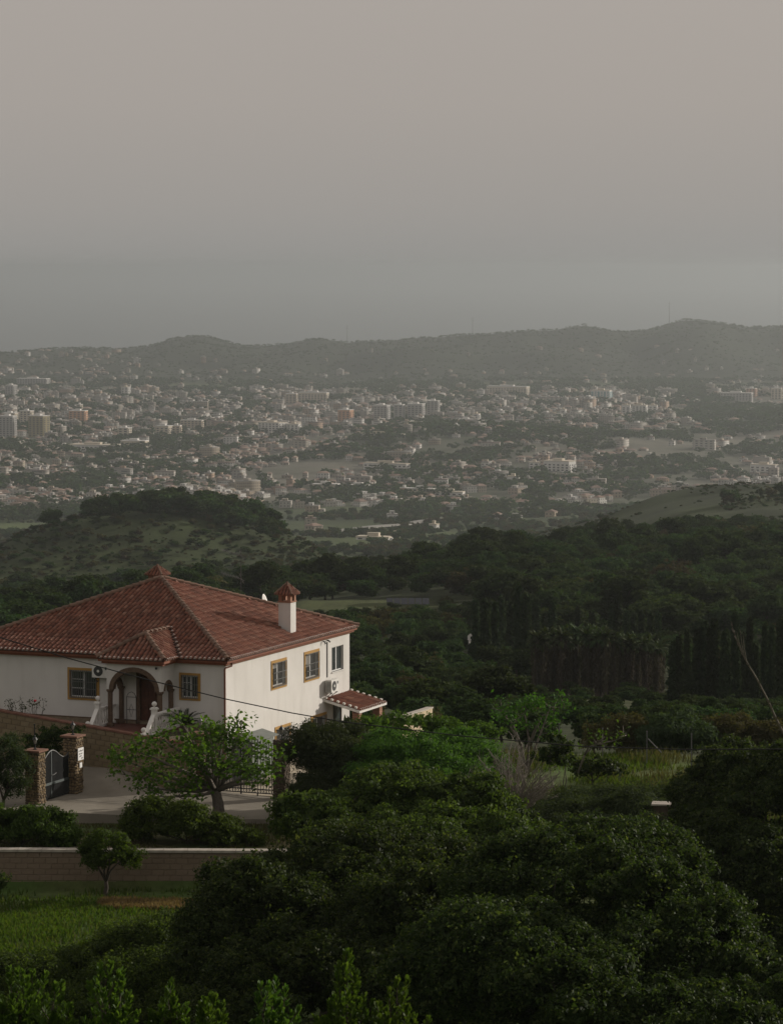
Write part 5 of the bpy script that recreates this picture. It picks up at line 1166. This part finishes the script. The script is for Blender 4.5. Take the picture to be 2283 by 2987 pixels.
# palms in a block: brown skirted trunks under a shared line of crowns
def palm_meshes(seed, skirt):
    rng = random.Random(seed); nr = np.random.RandomState(seed)
    tr = MB().tube([(0,0,-.3),(.02,0,2),(.0,.03,4),(0,0,5.6)], [.30,.24,.22,.2], 7).mesh('trunk', M['darkbark'])
    C_ = []; N_ = []; A_ = []
    k = 420; a_ = nr.uniform(0, 6.28, k); zz = nr.uniform(*skirt, k); rr_ = .26 + .30*(zz - skirt[0])/(skirt[1]-skirt[0]); c = np.stack([np.cos(a_)*rr_, np.sin(a_)*rr_, zz], 1); nn = np.stack([np.cos(a_), np.sin(a_), 0*a_+.3], 1)
    v, f = leaf_quads(nr, c, nn, .7, .12, axis=np.stack([np.cos(a_)*.1, np.sin(a_)*.1, -np.ones(k)], 1)); sk = np_mesh('skirt', v, f, L['skirt'])
    mbv, mbf, n0 = [], [], 0
    for i in range(34):
        a_ = rng.uniform(0, 6.28); el = rng.uniform(-.3, 1.25); ln_ = rng.uniform(1.1, 1.5); d = np.array([math.cos(a_)*math.cos(el), math.sin(a_)*math.cos(el), math.sin(el)]); p = np.array([0,0,5.6])
        for j in range(5):
            q = p + d*ln_/5; s_ = np.cross(d, [0,0,1.]); s_ /= np.linalg.norm(s_)+1e-6; w_ = .26*(1-(j/5)**2)
            for g in range(2): mbv += [p, q, q + s_*w_*(1,-1)[g] + np.array([0,0,-.12]) + d*.1, p + s_*w_*(1,-1)[g] + np.array([0,0,-.08])]; mbf.append([n0, n0+1, n0+2, n0+3]); n0 += 4
            p = q; d = d + np.array([0,0,-.22]); d /= np.linalg.norm(d)
    return tr, sk, np_mesh('fronds', np.array(mbv), np.array(mbf), L['palm'])
pm = [palm_meshes(s, (.6, 5.5)) for s in (1, 2, 3)]
pi_ = random.Random(9)
for i in range(30):
    f = i/29; row = i % 2; px = 1560 + (1925-1560)*f + pi_.uniform(-6, 6); Y_ = 345 + row*7 + pi_.uniform(-3, 3); top = np.interp(f, [0,.15,.4,.75,1], [1850,1842,1834,1850,1862]) + pi_.uniform(-8, 14)
    p = P(px, top + 18, Y_); zb = gzf(p.x, Y_); s_ = (p.z - zb)/5.75; e = empty('palm_tree', (p.x, Y_, zb), pi_.uniform(0, 6.28)); tag(e, 'palm with brown trunk skirt in the planted palm block', 'palm', 'palms of the planted block'); e.scale = (1.0, 1.0, s_)
    e.rotation_euler.x = pi_.uniform(-.04, .04); tr, sk, fr = pm[i % 3]; link('trunk', tr, e); tag(link('skirt', sk, e), kind='stuff'); tag(link('fronds', fr, e), kind='stuff')
for i in range(17):
    f = (i + pi_.uniform(-.4, .4))/16; px = 1965 + (2290-1965)*f; Y_ = 305 + pi_.uniform(-9, 9); top = 1815 + pi_.uniform(-15, 80) + (25 if i < 2 else 0)
    p = P(px, top, Y_); zb = gzf(p.x, Y_); h_ = p.z - zb; cme, tme = midc[('cypress', i % 2)]
    e = empty('cypress_tree', (p.x, Y_, zb - .2), pi_.uniform(0, 6.28)); tag(e, 'tall dense cypress in the close group near the right edge', 'tree', 'cypress group near the right edge'); w_ = pi_.uniform(4, 6.5); e.scale = (w_, w_, h_); e.rotation_euler.x = pi_.uniform(-.03, .03)
    tag(link('crown', cme, e), kind='stuff'); link('trunk', tme, e)
# white shrine between the cypresses
b = P(1382, 1912, 425); zb = gzf(b.x, 425); zt = P(1382, 1842, 425).z; s_ = 425/FPX; hh = zt - zb
e = empty('white_shrine', (b.x, 425, zb), R(-30)); tag(e, 'narrow white gabled shrine glimpsed between the cypresses', 'shrine')
MB().box(-.62, -.40, -.4, .4, -.5, hh-1.1).build('pier', M['wall'], e); MB().box(.40, .62, -.4, .4, -.5, hh-1.1).build('pier', M['wall'], e)
MB().add([(-.75,-.4,hh-1.15),(.75,-.4,hh-1.15),(.75,-.4,hh-.6),(0,-.4,hh),(-.75,-.4,hh-.6),(-.75,.4,hh-1.15),(.75,.4,hh-1.15),(.75,.4,hh-.6),(0,.4,hh),(-.75,.4,hh-.6)], [(0,1,2,3,4),(9,8,7,6,5),(0,5,6,1),(1,6,7,2),(2,7,8,3),(3,8,9,4),(4,9,5,0)]).build('gable', M['wall'], e)
# solar panels on the grass terrace
for i in range(6):
    a_, b_ = P(1128 + i*21, 1766, 640), P(1128 + i*21 + 19, 1766, 640); zb = gzf(a_.x, 640); w_ = b_.x - a_.x; e = empty('solar_panel', (a_.x, 640, zb), R(4)); tag(e, 'dark solar panel in the row on the grass terrace', 'solar panel', 'solar panels on the grass terrace')
    MB().add([(0,0,.25),(w_,0,.25),(w_,1.5,1.35),(0,1.5,1.35),(0,.05,.2),(w_,.05,.2),(w_,1.55,1.3),(0,1.55,1.3)], [(0,1,2,3),(7,6,5,4),(0,4,5,1),(1,5,6,2),(2,6,7,3),(3,7,4,0)]).build('panel', M['solar'], e)
    MB().bar((.1,1.45,0),(.1,1.45,1.3),.06).bar((w_-.1,1.45,0),(w_-.1,1.45,1.3),.06).bar((.1,.1,0),(.1,.1,.3),.06).build('stand', M['metal'], e)
# ------------------------------------------------------------------ the town on the plain
def win_mat(name, stops, ww=.5):
    """painted facade with rows of dark windows too far away to tell apart"""
    m = bpy.data.materials.new(name); nt, nd, ln = nodes_of(m); out = nd.new('ShaderNodeOutputMaterial'); pr = nd.new('ShaderNodeBsdfPrincipled'); pr.inputs['Roughness'].default_value = .9; pr.inputs['Specular IOR Level'].default_value = .2
    rp = nd.new('ShaderNodeValToRGB'); rp.color_ramp.interpolation = 'CONSTANT'; ramp(rp, [(i/len(stops), c) for i, c in enumerate(stops)]); ln.new(rnd_value(nd, ln), rp.inputs[0])
    tc = nd.new('ShaderNodeTexCoord'); sx = nd.new('ShaderNodeSeparateXYZ'); ln.new(tc.outputs['Object'], sx.inputs[0])
    def mth(op, a, b=None, c=None):
        q = nd.new('ShaderNodeMath'); q.operation = op
        for i, v in enumerate((a, b, c)):
            if v is None: continue
            if isinstance(v, (int, float)): q.inputs[i].default_value = v
            else: ln.new(v, q.inputs[i])
        return q.outputs[0]
    h = mth('ADD', sx.outputs[0], sx.outputs[1]); fh = mth('FRACT', mth('DIVIDE', h, 3.1)); fz = mth('FRACT', mth('DIVIDE', sx.outputs[2], 3.0))
    mk = mth('MULTIPLY', mth('LESS_THAN', fh, ww), mth('MULTIPLY', mth('GREATER_THAN', fz, .3), mth('LESS_THAN', fz, .8)))
    mx = nd.new('ShaderNodeMix'); mx.data_type = 'RGBA'; ln.new(mth('MULTIPLY', mk, .8), mx.inputs[0]); ln.new(rp.outputs[0], mx.inputs[6]); mx.inputs[7].default_value = (.07,.07,.07,1)
    ln.new(mx.outputs[2], pr.inputs['Base Color']); ln.new(pr.outputs[0], out.inputs[0]); return m
WHITES = [(.42,.395,.355),(.36,.325,.275),(.53,.51,.48),(.33,.28,.215),(.38,.35,.31),(.35,.25,.18),(.58,.565,.535),(.29,.26,.225),(.35,.335,.31)]
M['facade'] = win_mat('town_facade', WHITES); M['facadehouse'] = win_mat('house_facade', [(.52,.505,.47),(.44,.415,.375),(.60,.585,.56),(.38,.34,.275),(.50,.485,.455),(.36,.29,.22)], .38)
M['roofflat'] = mat('flat_roof', [(.22,.20,.18),(.32,.30,.275),(.18,.135,.11),(.27,.255,.235)], .9, 1, by='rnd'); M['rooftile'] = mat('far_tile_roof', [(.22,.145,.11),(.27,.19,.15),(.18,.125,.10)], .9, 1, by='rnd')
TW = {k_: mat('tower_' + k_, [c, tuple(q*1.12 for q in c)], .9, .2) for k_, c in dict(cream=(.52,.46,.37), white=(.62,.60,.57), orange=(.50,.27,.15), salmon=(.48,.30,.21), grey=(.36,.345,.33), ochre=(.30,.25,.14), beige=(.46,.39,.30)).items()}
M['farglass'] = mat('far_window', [(.05,.052,.055),(.08,.08,.08)], .4, 1)
trn = random.Random(77)
def tower(label, vx, vb, wv, hv, col_, depth=.8, rz=25, group=None, name='apartment_building', bays=None):
    """apartment building: base middle at (vx, vb), size in picture units; facades with window strips and balconies"""
    Y_ = 0; tanv = (vb*K - EYE)/FPX; Y_ = (240)/tanv
    for _ in range(3): X_ = V(vx, vb, Y_).x; Y_ = (ZC - gzf(X_, Y_))/tanv
    u_ = mpp(Y_); a_ = R(rz); h_ = hv*u_*.92; w_ = wv*u_/(math.cos(a_) + depth*math.sin(a_)); dp = w_*depth; zb = gzf(X_, Y_)
    e = empty(name, (X_, Y_, zb), -a_); tag(e, label, 'building', group); m_ = TW[col_]
    MB().box(-w_/2, w_/2, -dp/2, dp/2, -6, h_).build('wall', m_, e)
    MB().box(-w_/2-.3, w_/2+.3, -dp/2-.3, dp/2+.3, h_, h_+.9).box(-w_*.2, w_*.15, -dp*.2, dp*.2, h_+.9, h_+3.4).build('roof', TW['white' if col_ != 'white' else 'cream'], e)
    fl = max(1, int(h_/3.1))
    for side in ('f', 'r'):
        ln_ = w_ if side == 'f' else dp; nb = max(1, min(bays or 99, int(ln_/5.5)))
        for b in range(nb):
            c_ = -ln_/2 + ln_*(b+.5)/nb; hw = ln_/nb*.26; mb = MB()
            for s in range(fl):
                z0 = s*3.1 + .9; z1 = min(z0+1.7, h_-.3)
                if z1 - z0 < .6: continue
                if side == 'f': mb.box(c_-hw, c_+hw, -dp/2-.08, -dp/2+.05, z0, z1)
                else: mb.box(w_/2-.05, w_/2+.08, c_-hw, c_+hw, z0, z1)
            if mb.v: mb.build('window_column', M['farglass'], e)
            if b % 2 == 0 or nb == 1:
                mb = MB()
                for s in range(fl):
                    z0 = s*3.1
                    if side == 'f': mb.box(c_-hw*1.35, c_+hw*1.35, -dp/2-1.3, -dp/2, z0, z0+1.05)
                    else: mb.box(w_/2, w_/2+1.3, c_-hw*1.35, c_+hw*1.35, z0, z0+1.05)
                mb.build('balcony_column', m_, e)
    return X_, Y_, max(w_, dp)
occupied = []
T = [('orange and cream tower block left of the grey towers in the town',742,908,34,31,'orange',.7),('grey-white twin tower block in the middle of the town',820,906,36,40,'grey',.6),('slim grey tower block between two wider ones in town',857,903,24,38,'grey',.7),('white-edged grey tower, right of the slim one in town',893,903,38,40,'grey',.6),('grey tower block at the right end of the town towers',930,893,28,36,'grey',.6),
 ('salmon apartment block right of the tower group in town',1000,918,38,22,'salmon',.5),('white block beside the salmon apartment building in town',1022,906,18,20,'white',.7),('large white apartment building left of centre in town',585,930,62,26,'white',.6),('white slab building next to the large white one in town',632,928,30,22,'white',.6),('long cream apartment row under the far hills',672,866,66,24,'cream',.25),('cream apartment block at the left end of the long cream row',625,866,26,22,'beige',.6),
 ('long pale apartment row right of centre under the hills',1090,846,92,19,'cream',.2),('orange stepped apartment building in the left part of town',170,908,40,30,'orange',.6),('pale tower on the orange stepped building',172,880,14,14,'cream',.8),('beige tower block at the left edge of the photo',12,940,38,48,'grey',.6),('cream tower behind the left edge tower block',46,918,30,34,'cream',.7),('olive-yellow tower block near the left edge',84,936,46,48,'ochre',.6),('cream tower block with orange top left in town',22,910,34,26,'beige',.6),
 ('square cream building with window rows left in town',268,942,30,26,'cream',.7),('cream building pair left of centre in town',350,938,36,24,'cream',.6),('yellowish apartment building beside the cream pair',378,934,22,22,'beige',.7),('row of ochre flats behind the cream pair',412,920,50,20,'beige',.3),('white twin block under the dark cone hill',264,850,20,20,'white',.8),('pale tower left in the far part of town',30,852,26,30,'grey',.7),('cream block on the far left slope',28,806,36,20,'cream',.5),('long grey building on the far left slope',72,832,72,22,'grey',.3),
 ('tallest white flats on the right side of town',1375,892,34,24,'white',.5),('white flats, left of a pair on the right side of town',1345,890,20,22,'white',.6),('small white flats right of the pair in town',1402,888,20,20,'white',.6),('white tower left of the white flats on the right',1208,898,14,22,'white',.8),('white apartment complex on the near rise right of centre',1195,1004,70,24,'white',.5),('white building left of the near apartment complex',1148,1010,24,20,'white',.6),('white house block below the near apartment complex',1100,1036,28,18,'white',.7),
 ('grey apartment row at the right edge of town',1585,862,70,18,'grey',.25),('pinkish apartment block at the right end of the grey row',1630,860,24,20,'salmon',.6),('yellow-white block at the right edge of the photo in town',1668,858,24,26,'cream',.6),('far white block high on the hillside right of centre',1165,756,26,18,'white',.6),('white row house near the right edge of the photo',1640,1012,60,16,'white',.3),('long white industrial hall left in town',205,965,110,14,'white',.4),('white hall with flat roof, left of centre in town',290,958,60,14,'cream',.5),
 ('long tan hall at the near edge of town',905,1062,62,14,'beige',.3),('rust-red end building of the tan hall',868,1062,20,16,'salmon',.6),('white warehouse right of the tan hall',965,1064,66,9,'white',.4),('pale warehouse left of the tan hall',770,1056,60,10,'grey',.4),('cream warehouse at the near edge left of centre',700,1050,60,12,'cream',.4),('white terrace row in the near part of town',830,1008,100,15,'white',.15),('long wall-like white terrace on the rise in town',820,938,100,7,'white',.1),('low white farm building in the green valley',805,1178,80,8,'white',.4),('small white farmhouse right of the low farm building',848,1168,22,9,'white',.6),('white cottage in the wooded valley right of centre',930,1148,22,16,'white',.7),('yellow gabled house on the rise right of centre in town',986,942,14,14,'beige',.8)]
for t in T: occupied.append(tower(*t, rz=trn.choice([14, 20, 26, 32])))
# made-up white and teal hall, added to stand in for a cyan smear
X_, Y_, _ = tower('added white and teal hall shape in the right part of town', 1288, 856, 46, 22, 'white', .5, 20, name='added_hall'); occupied.append((X_, Y_, 60))
hall = bpy.data.objects['added_hall']; teal = mat('teal_cladding', [(.10,.26,.30),(.14,.32,.36)], .6, .3)
for c_ in hall.children:
    if c_.name.startswith('window_column') or c_.name.startswith('balcony'): c_.data.materials[0] = teal
# small houses: six models, then copies
def house_model(s):
    r = random.Random(s); w_, d_, h_ = r.uniform(8, 13), r.uniform(7, 11), r.choice([3.4, 6.2, 6.4]); me = MB().box(-w_/2, w_/2, -d_/2, d_/2, -3, h_, 0)
    if s % 2: o = .5; me.add([(-w_/2-o,-d_/2-o,h_),(w_/2+o,-d_/2-o,h_),(w_/2+o,d_/2+o,h_),(-w_/2-o,d_/2+o,h_),(-w_*.2,0,h_+1.9),(w_*.2,0,h_+1.9)], [(0,1,5,4),(1,2,5),(2,3,4,5),(3,0,4),(3,2,1,0)], 1)
    else: me.box(-w_/2-.1, w_/2+.1, -d_/2-.1, d_/2+.1, h_, h_+.7, 2).box(-w_*.3, w_*.05, -d_*.2, d_*.3, h_+.7, h_+3.0, 0)
    if r.random() < .6: me.box(w_/2, w_/2+r.uniform(3,5), -d_*.3, d_*.4, -3, 3.1, 0)
    return me.mesh('town_house', [M['facadehouse'], M['rooftile'], M['roofflat']])
hm_ = [house_model(s) for s in range(8)]
crs = np.random.RandomState(31)
def town_density(vx, vy):
    """how built-up the plain looks at this place of the picture (0..1)"""
    d = 0.0
    if 838 < vy < 925: d = 1.25
    if 925 <= vy < 1000: d = .72 if vx < 760 else (.5 if vx < 905 else .04)
    if 1000 <= vy < 1092: d = .62 if vx < 260 else (.5 if vx < 620 else (.38 if vx < 1010 else .12))
    if 838 < vy < 930 and vx > 1440: d = .5 if vy < 866 else .06
    if 880 < vy < 905 and 690 < vx < 790 and False: d = .2
    if 965 < vy < 1035 and 1010 < vx < 1400: d = max(d, .5)
    if 1010 < vy < 1050 and 1080 < vx < 1240: d = max(d, .4)
    if 990 < vy < 1018 and vx > 1590: d = max(d, .6)
    if 1035 < vy < 1052 and vx > 1440: d = max(d, .35)
    if 900 < vy < 918 and 1380 < vx < 1480: d = .3
    if 800 < vy <= 838: d = .3 if vx < 330 else (.13 if vx < 700 else .06)
    if 745 < vy <= 800: d = .13 if vx < 300 else (.010 if vx < 1250 else .02)
    if 1092 <= vy < 1175: d = .007 if vx > 560 else 0
    return d
cand = []
n_try = 26000
vx_ = crs.uniform(-60, 1740, n_try); vy_ = crs.uniform(748, 1175, n_try)
tn_ = (vy_*K - EYE)/FPX
vX = lambda Y_: (vx_*K - CX)/FPX * Y_ / (cp + sp*(CY - vy_*K)/FPX)
vZ = lambda Y_: ZC + Y_ * ((CY - vy_*K)/FPX*cp - sp) / (cp + sp*(CY - vy_*K)/FPX)
Yc = 240/tn_
for _ in range(2): Yc = (ZC - gz(vX(Yc), Yc))/tn_
Yh = np.full(n_try, np.nan)
for yy in np.arange(6700, 8150, 60):               # hillside: first place where the ray meets the ground
    q = np.full(n_try, float(yy)); hit = np.isnan(Yh) & (gz(vX(q), q) >= vZ(q)); Yh[hit] = yy
Yc = np.where(vy_ < 838, Yh, Yc); Xc = vX(Yc)
f1, f2 = fbm(np.nan_to_num(Xc), np.nan_to_num(Yc), 260), fbm(np.nan_to_num(Xc), np.nan_to_num(Yc), 70)
grid = {}; occ = np.array(occupied)
for i in range(n_try):
    vx, vy, X_, Y_ = float(vx_[i]), float(vy_[i]), float(Xc[i]), float(Yc[i])
    if np.isnan(Y_): continue
    c = (int(X_/15), int(Y_/20))
    if c in grid: continue
    cl = .5 + .8*f1[i] + .35*f2[i]
    if crs.uniform() > town_density(vx, vy) * np.clip((.3 + cl) if vy < 925 else (1.7*cl - .25), .03, 1.3): continue
    if ((np.abs(X_-occ[:,0]) < 10+occ[:,2]*.5) & (Y_-occ[:,1] > -occ[:,2]*.5-60) & (Y_-occ[:,1] < occ[:,2]*.5+8)).any(): continue
    grid[c] = 1; cand.append((X_, Y_, vx, vy))
cand.sort(key=lambda q: q[1])
_ca = np.array(cand); _cz_ = gz(_ca[:,0], _ca[:,1]); _cg = fbm(_ca[:,0], _ca[:,1], 700)*1.6
ZG = {(q[0], q[1]): (float(z_), float(g_)) for q, z_, g_ in zip(cand, _cz_, _cg)}
inview = [q for q in cand if -5 < q[2] < 1685]; singles = inview[:250]; sset = {(q[0], q[1]) for q in singles}
for X_, Y_, vx, vy in singles:
    s = crs.randint(8); o = link('town_house', hm_[s], None, (X_, Y_, ZG[(X_, Y_)][0]), (0, 0, ZG[(X_, Y_)][1] + crs.choice([0, math.pi/2]))); k_ = crs.uniform(.85, 1.35); o.scale = (k_, k_, crs.uniform(.85, 1.15))
    wh = 'at the near left of town' if vx < 480 else ('in the near middle of town' if vx < 900 else ('on the near rise right of centre' if vx < 1400 else 'at the near right of town')); big = 'larger ' if k_ > 1.1 else 'small '
    if s % 2: tag(o, big + 'white house with brown tiled roof ' + wh, 'house', big + 'tiled houses ' + wh)
    else: tag(o, big + 'white flat-roofed house ' + wh, 'house', big + 'flat-roofed houses ' + wh)
# the rest of the town: one mass of buildings
VB, FB, MBi, n0 = [], [], [], 0
for X_, Y_, vx, vy in cand:
    if (X_, Y_) in sset: continue
    dense = 838 < vy < 925; ap = crs.uniform() < (.16 if dense else .05); w_, d_, h_ = (crs.uniform(12, 30), crs.uniform(8, 11), crs.choice([9.3, 9.3, 12.4])) if ap else (crs.uniform(6, 16), crs.uniform(5, 9), crs.choice([3.0, 3.2, 3.4, 6.0]))
    zb, a_ = ZG[(X_, Y_)]; a_ += crs.choice([0, math.pi/2]); ca_, sa_ = math.cos(a_), math.sin(a_)
    def put(l): return [(X_ + px*ca_ - py*sa_, Y_ + px*sa_ + py*ca_, zb + pz) for px, py, pz in l]
    b8 = [(-w_/2,-d_/2,-4),(w_/2,-d_/2,-4),(w_/2,d_/2,-4),(-w_/2,d_/2,-4),(-w_/2,-d_/2,h_),(w_/2,-d_/2,h_),(w_/2,d_/2,h_),(-w_/2,d_/2,h_)]
    VB += put(b8); FB += [[n0+q for q in f] for f in ((0,1,5,4),(1,2,6,5),(2,3,7,6),(3,0,4,7))]; MBi += [0]*4; n0 += 8
    if ap or crs.uniform() < .45:
        o_ = .15; VB += put([(-w_/2-o_,-d_/2-o_,h_-.3),(w_/2+o_,-d_/2-o_,h_-.3),(w_/2+o_,d_/2+o_,h_-.3),(-w_/2-o_,d_/2+o_,h_-.3),(-w_/2-o_,-d_/2-o_,h_+.8),(w_/2+o_,-d_/2-o_,h_+.8),(w_/2+o_,d_/2+o_,h_+.8),(-w_/2-o_,d_/2+o_,h_+.8)])
        FB += [[n0+q for q in f] for f in ((0,1,5,4),(1,2,6,5),(2,3,7,6),(3,0,4,7),(4,5,6,7))]; MBi += [2]*5; n0 += 8
        VB += put([(-w_*.2,-d_*.2,h_+.7),(w_*.1,-d_*.2,h_+.7),(w_*.1,d_*.2,h_+.7),(-w_*.2,d_*.2,h_+.7),(-w_*.2,-d_*.2,h_+3.2),(w_*.1,-d_*.2,h_+3.2),(w_*.1,d_*.2,h_+3.2),(-w_*.2,d_*.2,h_+3.2)])
        FB += [[n0+q for q in f] for f in ((0,1,5,4),(1,2,6,5),(2,3,7,6),(3,0,4,7),(4,5,6,7))]; MBi += [0]*5; n0 += 8
    else:
        o_ = .5; VB += put([(-w_/2-o_,-d_/2-o_,h_),(w_/2+o_,-d_/2-o_,h_),(w_/2+o_,d_/2+o_,h_),(-w_/2-o_,d_/2+o_,h_),(-w_*.25,-.2,h_+1.9),(w_*.25,-.2,h_+1.9),(w_*.25,.2,h_+1.9),(-w_*.25,.2,h_+1.9)])
        FB += [[n0+q for q in f] for f in ((0,1,5,4),(1,2,6,5),(2,3,7,6),(3,0,4,7),(4,5,6,7))]; MBi += [1]*5; n0 += 8
tag(link('distant_town', np_mesh('distant_town', np.array(VB), np.array(FB), [M['facade'], M['rooftile'], M['roofflat']], MBi)), 'hazy mass of distant white and cream town buildings', 'town', kind='stuff')
# road with a small bridge in the valley
ctr = [V(720,1140,2500), V(770,1124,2560), V(815,1116,2620), V(870,1108,2680), V(940,1098,2780)]
mb = MB()
for a_, b_ in zip(ctr, ctr[1:]):
    za, zb_ = gzf(a_.x, a_.y)+4, gzf(b_.x, b_.y)+4; a_ = Vector((a_.x, a_.y, za)); b_ = Vector((b_.x, b_.y, zb_)); d_ = (b_-a_).normalized(); s_ = Vector((-d_.y, d_.x, 0))*5
    mb.obox((a_+b_)/2, (b_-a_)/2*1.02, s_, (0,0,.6))
    mb.obox(a_ - Vector((0,0,4)), (1,0,0), (0,3,0), (0,0,4))
M['asphalt'] = mat('pale_road', [(.20,.19,.175),(.27,.26,.24)], .9, .1)
tag(mb.build('road', M['asphalt']), kind='structure')
# pylons on the far ridge and in the valley
for (vx, vt, Y_, h_, lab) in ((745, 704, 8250, 45, 'tiny lattice mast on the far ridge left of centre'), (1014, 700, 8250, 45, 'tiny lattice mast on the far ridge right of centre'), (1436, 660, 8200, 60, 'tallest mast on the far ridge at right')):
    X_ = V(vx, vt, Y_).x; zb = gzf(X_, Y_); e = empty('lattice_mast', (X_, Y_, zb)); tag(e, lab, 'mast'); MB().tube([(0,0,-5),(0,0,h_)], [.7, .2], 4).build('shaft', M['metal'], e); MB().bar((-5,0,h_*.8),(5,0,h_*.8), .35).bar((-4,0,h_*.92),(4,0,h_*.92), .35).build('crossarm', M['metal'], e)
